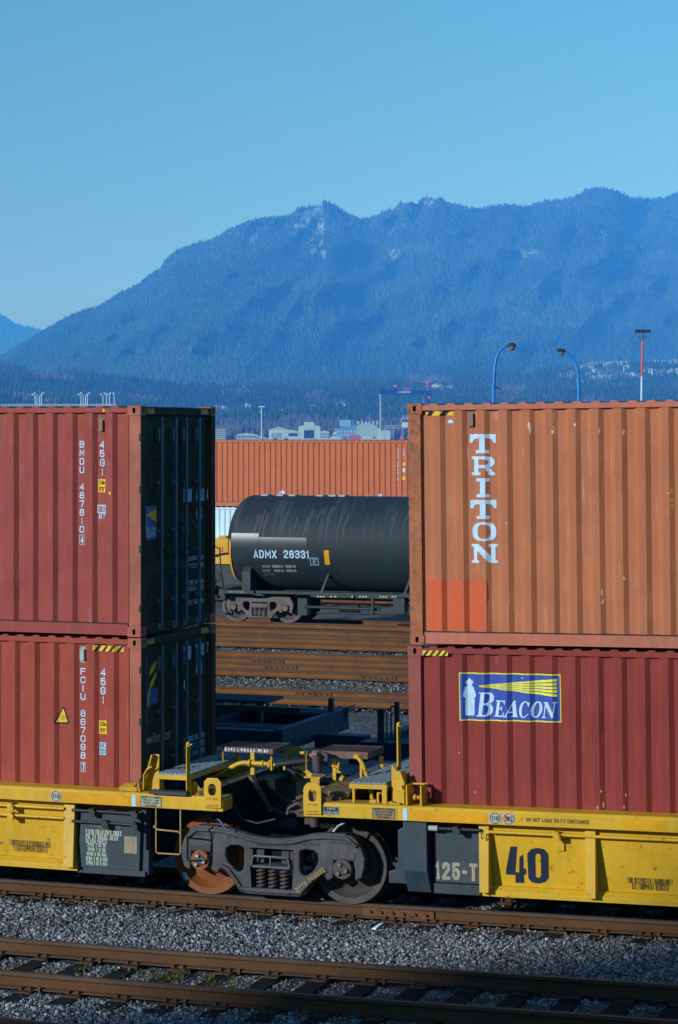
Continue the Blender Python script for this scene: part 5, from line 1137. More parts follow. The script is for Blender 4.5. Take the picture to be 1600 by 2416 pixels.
def yard_bogie(parent,tx,yc,ax,mat,wmat,rim,scale=.97):
    yf=yc-1.0; tr=lambda L:[(tx+(p[0]-bx)*.89,ax+(p[1]-AX)*.86) for p in L]
    m=MB(); slab(m,[tr(frame_outline()),tr(win(1)),tr(win(-1)),tr(mid)],'y',yf,.07,.02); bf=m.build('side_frame',mat,parent,smooth=True,auto=35)
    m=MB()
    for dx in (-.15,0,.15):
        pts=[(tx+dx+.05*math.cos(t),yf+.05*math.sin(t),ax-.27+.26*t/(6.283*5)) for t in np.linspace(0,6.283*5,60)]; m.tube(pts,.016,6)
    m.box(tx-.26,tx+.26,yf-.1,yf+.1,ax-.30,ax-.27); m.box(tx-.25,tx+.25,yf-.09,yf+.09,ax+.0,ax+.12); m.build('spring_group',mat,bf,smooth=True)
    for d in (-.838,.838):
        for y0,s in ((yc-.755,1),(yc+.755,-1)):
            m=MB(); m.lathe([(r*.457/.4826,h*s) for r,h in [(.09,-.10),(.135,-.03),(.20,.0),(.33,.02),(.402,-.065),(.478,-.070),(.484,.02),(.512,.05),(.508,.075),(.39,.055),(.20,.045),(.10,.08)]],(tx+d,y0,ax),'y',56); w_=m.build('wheel',wmat,parent,smooth=True,auto=45)
            if s>0:
                m=MB(); m.lathe([(.4535,-.0675),(.4580,-.0665),(.4595,-.02),(.4595,.015),(.4535,.015)],(tx+d,y0,ax),'y',56,caps=False); m.build('worn_tread',rim,w_,smooth=True)
        m=MB(); m.lathe([(.0,-.01),(.09,-.01),(.105,.02),(.105,.2)],(tx+d,yf-.12,ax),'y',20); m.box(tx+d-.13,tx+d+.13,yf-.06,yf+.1,ax+.08,ax+.19); m.box(tx+d-.2,tx+d-.12,yf-.06,yf+.1,ax-.14,ax+.1); m.box(tx+d+.12,tx+d+.2,yf-.06,yf+.1,ax-.14,ax+.1); m.build('axle_box',mat,bf,smooth=True)
    MB().box(tx-.2,tx+.2,yc-.9,yc+.9,ax-.1,ax+.25).build('bolster',BLACK,parent)
TB=paint('grey_brown_bogie_steel',(.115,.090,.075),.65,.25,.2,rustcol=(.12,.07,.045),dirt=.3)  # grey-brown cast steel of the tank car bogie
yard_bogie(T,-14.10,TY,.457,TB,paint('grey_brown_wheel',(.075,.06,.05),.6,.2,.2),paint('bright_wheel_tread',(.42,.44,.47),.4,.1,metal=.5))
# white bits of the top fittings
m=MB()
for x in (-14.4,-13.9,-13.5,-12.6,-12.2,-11.9,-8.8): m.box(x,x+.22,TY-.2,TY+.2,TZ+TR-.02,TZ+TR+.03)
m.build('top_fitting',DIMWHITE,T)

# ================================================================= FAR STACK BEHIND THE TANK CAR
FY=50.0
FOR=paint('far_orange_container_paint',lin(178,90,50),.5,.08,.03,(.25,.08,.02),dirt=.14,dirtcol=lin(165,80,55))
xr=W(980,1100,FY)[0]; zf0=3.14
root,sf,br,_=container('orange container behind the black tank car, on top of a white container',xr-12.19,xr,zf0,xr-.30,FOR,FOR,FOR,None,11,'stacked shipping containers',y0=FY,H=2.32,ks=.72)
fc=Face('front',FY,sf,br)
def gf(x,v): p=W(*z5(x,v),FY+.02); return p[0],p[2]
def frz(xa,xb,a,b): p,q=gf(xa,b),gf(xb,a); return p[0],q[0],p[1],q[1]
m=MB()
for t,uc,wd,a,b in (('TCNU 887861',1432,11,352,575),('45G1',1478,12,350,440)): fc.vstack(m,t,gf(uc,a)[0],wd*.3061/62,gf(uc,a)[1],gf(uc,b)[1],.8,.008,.02)
q=frz(1427,1438,578,600); outline_box(fc,m,*q,.012,.008); fc.text(m,'5',q[0]+.02,q[1]-.02,q[2]+.02,q[3]-.02,.008)
fc.rect(m,*frz(1468,1489,505,537),.008); fc.rect(m,*frz(1284,1308,703,722),.008); fc.rect(m,*frz(1200,1210,714,727),.008); fc.poly(m,[gf(522,702),gf(562,702),gf(564,686),gf(543,675),gf(522,688)],.008)
m.build('lettering',WHITE,root)
m=MB(); fc.rect(m,*frz(1470,1489,459,487),.008); fc.poly(m,[gf(1461,594),gf(1495,594),gf(1478,557)],.008); m.build('yellow_sign',YELSIGN,root)
hazard(root,fc,*frz(1463,1526,292,303),.006,4); vent(root,VENTR,*frz(1424,1437,298,326),fc)
FWH=paint('pale_container_paint',(.50,.66,.70),.5,.06,0,dirt=.1,dirtcol=(.4,.5,.55))
container('pale blue white container under the orange one, mostly hidden by the tank car',xr-12.3,xr-.1,zf0-2.916+.0,xr-.2,FWH,FWH,FWH,None,12,'stacked shipping containers',y0=FY+.01,ks=.72)
Yw=thing('well_car','yellow well car behind the tank car with a small black D on its side','well car',(-24,FY+1.2,0))
p=W(518,1270,FY-.3); z1_=p[2]; z0_=W(518,1331,FY-.3)[2]
m=MB(); m.box(-40,-18.2,FY-.30,FY-.05,z0_,z1_); m.box(-40,-18.2,FY+2.5,FY+2.75,z0_,z1_); m.build('side_panel',YEL,Yw,bevel=.02)
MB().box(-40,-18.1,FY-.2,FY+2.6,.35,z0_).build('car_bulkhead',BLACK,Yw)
def gy(x,v,y=FY-.3): p=W(*z5(x,v),y); return p[0],p[2]
fy=Face('front',FY-.3)
m=MB(); a,b=gy(-30,1150),gy(122,1088); fy.rect(m,a[0],b[0],a[1],b[1],.006); pl=m.build('bright_panel',AMBER,Yw)
m=MB(); a,b=gy(61,1148),gy(88,1115); fy.text(m,'D',a[0],b[0],a[1],b[1],.012,.03); m.build('lettering',LETTER_DARK,pl)
m=MB(); a=gy(48,1040); b=gy(105,1027); m.box(a[0],b[0],FY-.28,FY+.2,a[1]-.02,b[1]); m.build('hatch',YEL,Yw,bevel=.02)
m=MB(); a=[gy(28,1185),gy(40,1172),gy(90,1163),gy(130,1158)]; m.tube([(x,FY-.36,z) for x,z in a],.03,8); m.build('side_hose',BLACK,Yw)

# ================================================================= DARK BLUE WELL CARS IN THE SHADE
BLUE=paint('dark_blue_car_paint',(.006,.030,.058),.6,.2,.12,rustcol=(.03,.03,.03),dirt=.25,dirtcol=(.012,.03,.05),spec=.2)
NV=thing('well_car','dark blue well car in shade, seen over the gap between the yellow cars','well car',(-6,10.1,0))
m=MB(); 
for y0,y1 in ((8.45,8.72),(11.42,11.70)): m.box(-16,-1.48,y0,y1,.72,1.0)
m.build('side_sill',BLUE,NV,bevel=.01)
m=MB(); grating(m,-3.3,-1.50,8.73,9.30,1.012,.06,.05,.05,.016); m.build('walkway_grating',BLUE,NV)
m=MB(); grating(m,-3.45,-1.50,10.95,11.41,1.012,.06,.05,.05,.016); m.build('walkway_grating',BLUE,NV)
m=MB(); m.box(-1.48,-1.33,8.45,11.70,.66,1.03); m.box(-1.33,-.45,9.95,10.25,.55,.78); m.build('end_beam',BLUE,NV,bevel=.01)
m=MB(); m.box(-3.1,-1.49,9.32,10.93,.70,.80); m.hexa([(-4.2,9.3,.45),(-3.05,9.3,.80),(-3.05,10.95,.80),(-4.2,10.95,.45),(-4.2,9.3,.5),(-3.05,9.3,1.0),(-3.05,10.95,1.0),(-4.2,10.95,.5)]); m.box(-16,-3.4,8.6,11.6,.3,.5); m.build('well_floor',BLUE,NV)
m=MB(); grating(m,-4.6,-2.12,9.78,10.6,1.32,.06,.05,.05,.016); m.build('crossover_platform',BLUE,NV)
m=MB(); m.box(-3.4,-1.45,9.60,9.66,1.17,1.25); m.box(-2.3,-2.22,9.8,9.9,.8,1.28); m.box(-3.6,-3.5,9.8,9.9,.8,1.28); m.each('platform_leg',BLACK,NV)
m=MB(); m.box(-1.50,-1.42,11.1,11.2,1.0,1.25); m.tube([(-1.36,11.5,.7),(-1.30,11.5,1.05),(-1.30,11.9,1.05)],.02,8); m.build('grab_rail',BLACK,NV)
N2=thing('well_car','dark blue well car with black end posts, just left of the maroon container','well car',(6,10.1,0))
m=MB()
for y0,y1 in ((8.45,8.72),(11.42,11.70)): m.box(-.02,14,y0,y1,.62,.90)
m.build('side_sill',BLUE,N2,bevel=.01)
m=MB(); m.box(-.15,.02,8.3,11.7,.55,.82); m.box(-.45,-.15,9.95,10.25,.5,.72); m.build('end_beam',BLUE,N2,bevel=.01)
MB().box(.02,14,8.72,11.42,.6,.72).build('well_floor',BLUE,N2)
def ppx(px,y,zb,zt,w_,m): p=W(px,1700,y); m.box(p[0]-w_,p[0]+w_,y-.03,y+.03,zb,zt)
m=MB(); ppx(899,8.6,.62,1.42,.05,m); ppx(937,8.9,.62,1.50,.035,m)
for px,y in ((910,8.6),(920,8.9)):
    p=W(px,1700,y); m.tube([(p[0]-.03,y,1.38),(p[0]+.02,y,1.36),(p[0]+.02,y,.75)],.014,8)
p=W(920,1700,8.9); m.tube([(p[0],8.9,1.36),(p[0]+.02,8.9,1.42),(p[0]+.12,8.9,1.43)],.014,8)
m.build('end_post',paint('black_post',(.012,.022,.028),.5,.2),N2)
# ================================================================= HILLS, MOUNTAINS, FAR SHORE
SHORE=2250.
def interp(pts,x): return float(np.interp(x,[p[0] for p in pts],[p[1] for p in pts]))
A=lambda L:[(x/1.96,400+y/1.96) for x,y in L]; Bz=lambda L:[(800+x/1.96,400+y/1.96) for x,y in L]
MAIN=[(-1600,1010),(-900,960),(-200,880),(-60,860)]+A([(20,870),(50,845),(100,822),(150,790),(200,757),(265,720),(350,677),(400,658),(450,647),(500,615),(545,587),(600,560),(640,541),(700,489),(745,464),(770,422),(820,382),(900,354),(985,330),(1050,292),(1120,260),(1180,237),(1260,229),(1340,224),(1380,188),(1430,174),(1475,168),(1500,152),(1540,166),(1568,184)])+Bz([(40,212),(100,237),(160,230),(210,202),(250,191),(275,158),(330,150),(370,163),(380,143),(415,125),(440,142),(480,141),(500,162),(560,172),(590,187),(650,190),(700,180),(770,170),(870,180),(920,162),(970,150),(1050,147),(1090,132),(1150,99),(1210,90),(1260,100),(1310,117),(1350,142),(1420,142),(1500,140),(1568,117)])+[(1750,440),(2100,520),(2600,640),(3400,900)]
LEFTM=[(-1400,760),(-600,620),(-200,660)]+A([(0,664),(40,695),(80,715),(130,732),(170,735),(230,745),(300,760)])+[(300,880),(500,960)]
FOOT=[(-1600,880),(-300,868)]+A([(0,912),(100,927),(190,947),(320,942),(420,962),(560,977),(700,992),(850,1012)])+[(520,918),(700,912),(850,900),(1000,892),(1200,880),(1400,868),(1600,862),(1900,860),(3400,900)]
def vn(a,b,s):
    return sum(math.sin(a*f*1.3+b*f*.7+s+f)*math.cos(b*f*1.1-a*f*.4+s*2.1)/f**.8 for f in (1,2.3,4.9,9.7))
def relief(name,prof,D0,D1,ang0,na,nt,x0,x1,amp,mat,pw=.9,seed=1.,rock=None):
    """height field over (bearing, distance); silhouette height measured in the photo, relief by pushing slopes in and out"""
    P=np.zeros((nt,na,3)); rk=np.zeros((nt,na))
    for i in range(na):
        px=x0+(x1-x0)*i/(na-1); top=HZ-interp(prof,px); l=(px-800)/F
        for j in range(nt):
            t=j/(nt-2) if j<nt-1 else 1.0
            D=D0+(D1-D0)*t+amp*vn(px/170.,t*4.2,seed)*min(1,t*4)*(1.0 if j<nt-1 else 1)
            if rock:
                s=(px-750*t)/215.+.35*vn(px/260.,t*2,5.); D+=150*abs(math.sin(math.pi*s))*min(1,t*3)*(1-.5*t)
            an=ang0+(top-ang0)*t**pw
            if j==nt-1: D+=900; an=ang0*.4+top*.5
            P[j,i]=(CX+l*D*C_-D*S_,CY+l*D*S_+D*C_,CZ+an/F*D)
            if rock: rk[j,i]=rock(px,HZ-an)
    me=bpy.data.meshes.new(name); me.from_pydata(P.reshape(-1,3).tolist(),[],[(j*na+i,j*na+i+1,(j+1)*na+i+1,(j+1)*na+i) for j in range(nt-1) for i in range(na-1)])
    at=me.attributes.new('bare_rock','FLOAT','POINT'); at.data.foreach_set('value',rk.ravel().astype(np.float32))
    for p in me.polygons: p.use_smooth=True
    me.materials.append(mat); o=bpy.data.objects.new(name,me); C.objects.link(o); tag(o,kind='structure')
    return P,rk
def blob(px,py,L):
    v=0
    for cx,cy,rx,ry,s in L:
        rx*=1.25; ry*=1.25
        u,w_=(px-cx)/rx,(py-cy)/ry; v=max(v,s*math.exp(-(u*u+w_*w_)))
    return max(0,v*(.75+.55*vn(px/9.,py/16.,3.)))
ROCKS=[(742,525,26,42,1.),(715,540,16,30,.9),(755,490,14,16,1.),(590,560,30,22,.6),(625,575,20,20,.5),(757,590,25,22,.8),(960,488,28,14,.9),(1012,475,22,14,.8),(915,545,14,14,.7),(950,535,12,16,.6),(935,600,28,12,.7),(1220,600,40,26,.6),(1235,640,14,20,.5),(965,480,10,6,1.4),(1440,520,36,20,.5),(1420,560,22,22,.45),(800,640,30,12,.4),(1555,600,14,14,.4)]
k=NT('mountain_slope'); v=k.coord()
at=k.n('Attribute'); at.attribute_name='bare_rock'
ad=k.n('Math',operation='MULTIPLY_ADD'); k.l(k.noise(.035,8,k.coord((1,1,.45)),.8),ad.inputs[0]); ad.inputs[1].default_value=1.6; ad.inputs[2].default_value=-.80
sm=k.n('Math',operation='ADD'); k.l(at.outputs['Fac'],sm.inputs[0]); k.l(ad.outputs[0],sm.inputs[1])
c=k.mix(k.ramp(sm.outputs[0],[(.20,g3(0)),(.5,g3(1))]),k.ramp(k.noise(.012,6,v),[(.35,(.022,.042,.030)),(.65,(.045,.070,.045))]),k.ramp(k.noise(.045,8,k.coord((1,1,.4)),.75),[(.38,(.10,.14,.15)),(.62,(.20,.25,.26))]))
k.l(c,k.b.inputs['Base Color']); k.b.inputs['Roughness'].default_value=.95; k.b.inputs['Specular IOR Level'].default_value=.05; k.bump(k.noise(.02,8,v),.6,14.)
PM,RK=relief('mountain',MAIN,5100,7200,75,640,84,-1200,2800,150,k.m,.85,1.,lambda px,py:blob(px,py,ROCKS))
PL,_=relief('mountain',LEFTM,10500,13000,120,90,12,-900,520,300,k.m,.9,4.)
k2=NT('foothill_floor'); v=k2.coord(); k2.l(k2.ramp(k2.noise(.01,6,v),[(.35,(.025,.04,.03)),(.65,(.07,.075,.055))]),k2.b.inputs['Base Color']); k2.b.inputs['Roughness'].default_value=.95; k2.b.inputs['Specular IOR Level'].default_value=.05
PF,_=relief('foothill_terrain',FOOT,SHORE+60,4300,-26,300,30,-1400,3000,60,k2.m,1.0,2.)
# ---- forests: thousands of conifers, too many to count
def bil(P,u,t):
    nt,na,_=P.shape; nt-=1
    a=np.clip(u*(na-1),0,na-1.001); b=np.clip(t*(nt-1),0,nt-1.001); i=a.astype(int); j=b.astype(int); fa=(a-i)[:,None]; fb=(b-j)[:,None]
    return (P[j,i]*(1-fa)*(1-fb)+P[j,i+1]*fa*(1-fb)+P[j+1,i]*(1-fa)*fb+P[j+1,i+1]*fa*fb)
def conifers(name,base,hgt,rad,mat,sides=5,tiers=1,round_=False):
    N=len(base); a=np.linspace(0,2*math.pi,sides,endpoint=False); V=[];Fc=[]
    if round_: lev=[(.15,.55),(.45,1.),(.8,.7)]; 
    else: lev=[(.05,1.)] if tiers==1 else [(.05,1.),(.50,.52)]
    vv=[]
    for zf,rf in lev:
        ring=np.stack([np.cos(a)*rf,np.sin(a)*rf,np.full(sides,zf)],1); vv.append(ring)
        if not round_: vv.append(np.array([[0,0,1.0 if (tiers==1 or zf>.3) else .74]]))
    if round_: vv.append(np.array([[0,0,1.]]))
    tv=np.concatenate(vv); nv=len(tv); fc=[]
    if not round_:
        for q in range(len(lev)):
            o=q*(sides+1); fc+=[(o+i,o+(i+1)%sides,o+sides) for i in range(sides)]
    else:
        for q in range(2):
            for i in range(sides):
                i2=(i+1)%sides; fc+=[(q*sides+i,q*sides+i2,(q+1)*sides+i2),(q*sides+i,(q+1)*sides+i2,(q+1)*sides+i)]
        fc+=[(2*sides+i,2*sides+(i+1)%sides,3*sides) for i in range(sides)]
    Vt=tv[None]*np.stack([rad,rad,hgt],1)[:,None,:]*(1+rng.uniform(-.22,.22,(N,nv,1)))
    th=rng.uniform(0,6.28,N); ct,s_=np.cos(th)[:,None],np.sin(th)[:,None]
    X=Vt[:,:,0]*ct-Vt[:,:,1]*s_; Vt[:,:,1]=Vt[:,:,0]*s_+Vt[:,:,1]*ct; Vt[:,:,0]=X
    Vt+=base[:,None,:]
    F_=(np.array(fc)[None]+nv*np.arange(N)[:,None,None]).reshape(-1,3)
    return fast_mesh(name,Vt.reshape(-1,3),F_,mat)
def leafmat(name,stops):
    k=NT(name); ge=k.n('NewGeometry'); v=k.coord()
    c=k.mix(k.ramp(k.noise(.0028,6,k.coord((1,1,1.6)),.62),[(.38,g3(0)),(.62,g3(.9))]),k.ramp(ge.outputs['Random Per Island'],stops),tuple(x*2.2 for x in stops[1][1]))
    k.l(c,k.b.inputs['Base Color']); k.b.inputs['Roughness'].default_value=.9; k.b.inputs['Specular IOR Level'].default_value=.05; return k.m
DARKG=leafmat('mountain_conifer_green',[(0,(.012,.026,.018)),(.6,(.026,.046,.028)),(1,(.050,.068,.040))])
NEARG=leafmat('shore_conifer_green',[(0,(.006,.020,.018)),(.6,(.018,.040,.028)),(1,(.048,.065,.036))])
BARE=leafmat('bare_twig_brown',[(0,(.034,.038,.040)),(.6,(.058,.058,.062)),(1,(.10,.10,.105))])
def u_of(px,x0,x1): return (px-x0)/(x1-x0)
n=62000; px=rng.uniform(-120,1720,n); t=rng.uniform(0,1,n)**.8
base=bil(PM,u_of(px,-1200,2800),t); rkv=bil(RK[:,:,None],u_of(px,-1200,2800),t)[:,0]
keep=rkv<np.where(rng.random(n)<.18,9,rng.uniform(.12,.5,n)); base=base[keep]; hh=rng.uniform(9,17,len(base)); conifers('mountain_forest',base,hh,hh*rng.uniform(.17,.26,len(base)),DARKG,4)
n=2600; px=rng.uniform(-120,1720,n); base=bil(PM,u_of(px,-1200,2800),np.full(n,.997)+rng.uniform(-.012,0,n)); rkv=np.array([blob(a,interp(MAIN,a),ROCKS) for a in px]); base=base[rkv<.35]; hh=rng.uniform(6,15,len(base)); conifers('ridge_forest',base,hh,hh*.2,DARKG,4)
n=2500; px=rng.uniform(-150,320,n); base=bil(PL,u_of(px,-900,520),rng.uniform(.3,1,n)); hh=rng.uniform(10,16,n); conifers('distant_forest',base,hh,hh*.3,DARKG,4)
n=30000; px=rng.uniform(-120,1720,n); t=rng.uniform(.16,1,n)
base=bil(PF,u_of(px,-1400,3000),t); d=np.array([vn(a/60.,b*7,6.) for a,b in zip(px,t)])
dec=(d>.55)|(t<.25+.05*d); hh=rng.uniform(9,19,n)*(1-.15*t)
conifers('shore_forest',base[~dec],hh[~dec],hh[~dec]*rng.uniform(.16,.24,(~dec).sum()),NEARG,5,2)
bd=base[dec]; conifers('bare_forest',bd,hh[dec]*.7,hh[dec]*rng.uniform(.20,.28,dec.sum()),BARE,5,2)
n=4200; px=rng.uniform(-120,1720,n); t=rng.uniform(.0,.26,n); base=bil(PF,u_of(px,-1400,3000),t); hh=rng.uniform(6,13,n); conifers('shoreline_undergrowth',base,hh,hh*rng.uniform(.22,.32,n),BARE,6,2)

# ---- houses on the hillside
HW_=plain('white_house_wall',(.38,.47,.48),.7); HR_=plain('grey_house_roof',(.22,.23,.25),.7); HR2=plain('pale_house_roof',(.27,.33,.34),.6)
def place_on(P,px,py,x0,x1):
    """find the hillside point under a bearing and height angle"""
    ts=np.linspace(0,1,160); B_=bil(P,np.full(160,u_of(px,x0,x1)),ts)
    dd=-(B_[:,0]-CX)*S_+(B_[:,1]-CY)*C_; yy=HZ-(B_[:,2]-CZ)/dd*F
    return B_[int(np.argmin(np.abs(yy-py)))]
def house_mesh(w_,d_,h_,r_):
    m=MB(); m.box(-w_/2,w_/2,-d_/2,d_/2,-3,h_)
    return m
ORG['proto']=(0,0,0)
protoH=None
def house(px,py,w_,h_,roof,label,group):
    global protoH
    b=place_on(PF,px,py,-1400,3000)
    r=thing('house',label,'house',(b[0],b[1],b[2]+5),group,TH+random.uniform(-.5,.5)); ORG[r.name]=(0,0,0)
    d_=w_*.8
    MB().box(-w_/2,w_/2,-d_/2,d_/2,-4,h_).build('wall',HW_,r)
    MB().prism([(-w_/2-.5,h_),(w_/2+.5,h_),(0,h_+w_*.26)],'y',-d_/2-.5,d_/2+.5).build('roof',roof,r)
    m=MB()
    for i in range(max(2,int(w_/3.2))): x=-w_/2+1.4+i*3.0; m.box(x,x+1.2,-d_/2-.05,-d_/2,h_*.35,h_*.8)
    m.build('window_row',NAVY,r)
lab2='small white house among the shore trees above the shipyard'
for px,py,w_,h_ in ((515,974,9,4),(528,976,8,4),(585,976,14,6),(592,973,8,5),(665,989,9,6),(672,998,8,4),(685,976,10,4),(700,981,9,4),(738,974,10,4),(746,977,9,5),(738,988,6,4),(806,971,14,5),(818,973,9,5),(850,980,6,5),(1030,925,12,6),(1040,928,10,6),(1062,930,9,6),(1065,926,9,4)):
    house(px,py,w_,h_,random.choice((HR_,HR2)),lab2,'houses above the far shore')
lab3='tiny white house on the wooded slope behind the blue lamps'
rs=random.Random(5)
spots=[]
for cx,cy,rx,ry,nn in ((1420,862,30,5,26),(1385,872,18,4,10),(1455,860,20,4,10),(1410,900,26,10,26),(1370,905,8,4,4),(1345,895,5,6,5),(1545,861,14,3,9),(1592,862,12,4,12),(1556,887,30,4,24),(1590,885,12,3,10),(1490,897,18,4,8),(1480,878,14,4,7),(1460,920,10,3,4),(1330,900,8,5,4),(1280,838,3,2,1),(1240,948,10,2,4),(1290,950,6,2,3)):
    for i in range(nn): spots.append((rs.gauss(cx,rx*.6),rs.gauss(cy,ry*.6)))
for px,py in spots: house(px,py,rs.uniform(5,9),rs.uniform(3,4.5),rs.choice((HR_,HR2,HR2)),lab3,'houses on the wooded slope')

# ================================================================= SHIPYARD
SD=2200.; SS=F/SD
def zs(x,v): return 480+x/3.015,900+v/3.015
def yard(name,label,cat,xa,xb,vt,vb,D=SD,group=None):
    """returns root plus local metres frame: x right, z up from base, front at y=0"""
    pa,ya=zs(xa,vt); pb,yb=zs(xb,vb); s=F/D
    zb=CZ-(yb-HZ)/s; r=far_thing(name,label,cat,(pa+pb)/2,D,zb-2.5,group)
    return r,(pb-pa)/s,(yb-ya)/s+2.5,s
TEAL=plain('pale_teal_cladding',(.40,.52,.50),.6); GREYC=plain('grey_green_cladding',(.30,.40,.40),.6); BLUEC=plain('blue_cladding',(.10,.24,.42),.6); DK=plain('dark_opening',(.015,.03,.06),.7); REDC=plain('red_yard_paint',(.42,.10,.10),.6); GLASS=plain('dark_window_glass',(.03,.05,.08),.3)
def shed(r,w_,h_,d_,wall,roof,rise):
    MB().box(-w_/2,w_/2,0,d_,0,h_-rise).build('wall',wall,r)
    MB().prism([(-w_/2-.3,h_-rise),(w_/2+.3,h_-rise),(w_/2,h_-rise+.3),(0,h_+.01),(-w_/2,h_-rise+.3)],'y',-.3,d_+.3).build('roof',roof,r)
def panel(r,name,mat,x0,x1,z0,z1,y=-.12): return MB().box(x0,x1,y,-.004,z0,z1).build(name,mat,r)
def windows(r,x0,x1,z0,z1,nx,nz,mat=GLASS,y=-.1):
    for j in range(nz):
        for i in range(nx):
            cx=x0+(x1-x0)*(i+.5)/nx; cz=z0+(z1-z0)*(j+.5)/nz; w_=(x1-x0)/nx*.28; h_=(z1-z0)/nz*.28
            MB().box(cx-w_,cx+w_,y,-.004,cz-h_,cz+h_).build('window',mat,r)
r,w_,h_,s=yard('apartment_block','grey apartment block at the far left end of the shipyard shore','building',85,158,338,405); MB().box(-w_/2,w_/2,0,14,0,h_).build('wall',plain('grey_concrete_wall',(.34,.36,.36),.7),r); MB().box(-w_/2-.3,w_/2+.3,-.3,14.3,h_,h_+.6).build('roof',HR_,r); windows(r,-w_/2,w_/2,2.5,h_,6,5)
r,w_,h_,s=yard('low_shed','long low white roofed shed left of the grey shipyard hall','shed',232,388,368,405); shed(r,w_,h_,14,GREYC,HW_,1.6); windows(r,-w_/2,w_/2,2.5,h_-2,9,1,DK)
r,w_,h_,s=yard('shipyard_hall','gabled shipyard hall with a grey front door, left of the tallest pale hall','building',466,604,322,405); shed(r,w_,h_,30,TEAL,GREYC,3); panel(r,'door',plain('grey_hall_door',(.22,.27,.29),.6),-w_*.36,w_*.44,2.5,h_-5.5)
r,w_,h_,s=yard('canopy_shelter','low white arched canopy with a dark opening in front of the halls','shed',560,690,343,405,2170); shed(r,w_,h_,14,HW_,HW_,2.6); panel(r,'opening',DK,-w_*.15,w_*.35,2.5+2,h_-3.2)
r,w_,h_,s=yard('shipyard_hall','tallest pale hall with small dark lettering near its top','building',676,830,303,405); shed(r,w_,h_,40,TEAL,TEAL,2.4)
m=MB(); Face('front',-.02).text(m,'seaspan',-w_*.16,w_*.16,h_-7.8,h_-6.2,.05,.02); m.build('lettering',NAVY,r); panel(r,'sign_board',HW_,-w_*.24,w_*.23,2.5+8,2.5+15,-.4); panel(r,'opening',DK,-w_*.24,w_*.23,2.5,2.5+7.5)
r,w_,h_,s=yard('low_shed','small white shed between the tallest hall and the moored ferry','shed',830,897,350,405); shed(r,w_,h_,12,HW_,HW_,1.2); windows(r,-w_/2,w_/2,2.5,h_-2,4,2,DK)
r,w_,h_,s=yard('office_building','blue shipyard building with a flat roof box on top','building',945,1090,305,405); m=MB(); m.prism([(-w_/2,0),(w_/2,0),(w_/2,h_),(-w_/2,h_-4)],'y',0,26); m.build('wall',BLUEC,r); MB().box(-w_*.34,w_*.22,4,18,h_-2,h_+4).build('roof_box',plain('teal_roof_box',(.16,.36,.44),.6),r); windows(r,-w_/2,w_/2,4,h_-5,6,2,plain('pale_window',(.40,.48,.52),.4))
r,w_,h_,s=yard('shipyard_hall','grey hall with a huge dark blue doorway beside the blue building','building',1090,1240,292,405); shed(r,w_,h_,40,GREYC,GREYC,3.4); panel(r,'opening',DK,-w_*.31,w_*.38,2.5,h_-13); m=MB(); [m.box(-w_*.45+i*w_*.18,-w_*.45+i*w_*.18+1.2,5,8,h_-2,h_+1.4) for i in range(6)]; m.build('roof_vent',TEAL,r)
r,w_,h_,s=yard('lean_to','narrow teal annex against the right side of the grey hall','building',1240,1262,330,405); MB().prism([(-w_/2,0),(w_/2,0),(w_/2,h_-1.5),(-w_/2,h_)],'y',0,20).build('wall',TEAL,r)
r,w_,h_,s=yard('low_shed','low white shed right of the grey hall, under the gantry leg','shed',1262,1330,345,405); shed(r,w_,h_,10,HW_,HW_,1.0)
for i,(xa,xb,vt,lb) in enumerate(((1000,1020,383,'small red shipping box at the foot of the blue building'),(1038,1118,380,'row of red shipping boxes in front of the grey hall'),(1126,1210,391,'low white barge cabin in front of the dark doorway'))):
    r,w_,h_,s=yard('yard_box',lb,'container',xa,xb,vt,405,2150); n=max(1,int(w_/7)); m=MB()
    for j in range(n): m.box(-w_/2+j*w_/n,-w_/2+(j+1)*w_/n-.25,0,3,0,h_-(j%2)*.8)
    b=m.build('box_wall',REDC if i<2 else HW_,r)
    m=MB()
    for j in range(n*3): x=-w_/2+(j+.5)*w_/(n*3); m.box(x-.08,x+.08,-.1,-.01,1,h_-1.2)
    m.build('wall_rib',DK,b)
def boat(xa,xb,vt,label,kind):
    r,w_,h_,s=yard('ship' if kind else 'tugboat',label,'ship' if kind else 'boat',xa,xb,vt,408,2120)
    L_=w_; hh=h_*.42
    m=MB(); m.hexa([(-L_*.40,0,0),(L_*.46,0,0),(L_*.46,6,0),(-L_*.40,6,0),(-L_/2,-.6,hh),(L_/2,-.6,hh),(L_/2,6.6,hh),(-L_/2,6.6,hh)]); m.build('hull',plain('dark_boat_hull',(.03,.05,.08),.5) if not kind else HW_,r)
    m=MB(); m.box(-L_*.3,L_*.25,.5,5.5,hh,h_*.72); m.box(-L_*.16,L_*.12,1,5,h_*.72,h_*.92); m.build('cabin',HW_,r)
    m=MB(); [m.box(-L_*.28+i*L_*.09,-L_*.28+i*L_*.09+L_*.05,.38,.5,hh+(h_*.72-hh)*.4,hh+(h_*.72-hh)*.8) for i in range(6)]; m.build('window_row',GLASS,r)
    m=MB().cyl((0,3,h_*.92),(0,3,h_*1.28),.18,8); m.box(-1,1,2.9,3.1,h_*1.08,h_*1.12); m.build('mast',HW_,r)
boat(495,527,378,'small white tugboat before the gabled hall, left of its twin',0); boat(572,602,378,'small white tugboat at the canopy, right of its twin',0); boat(895,982,352,'white ferry moored in front of the blue building',1)
r,w_,h_,s=yard('work_sheds','jumble of low white cabins at the waterline near the light mast','shed',365,470,385,408,2150); m=MB()
for i in range(7): a=random.uniform(.4,1); m.box(-w_/2+i*w_/7,-w_/2+(i+.8)*w_/7,0,5,0,h_*a)
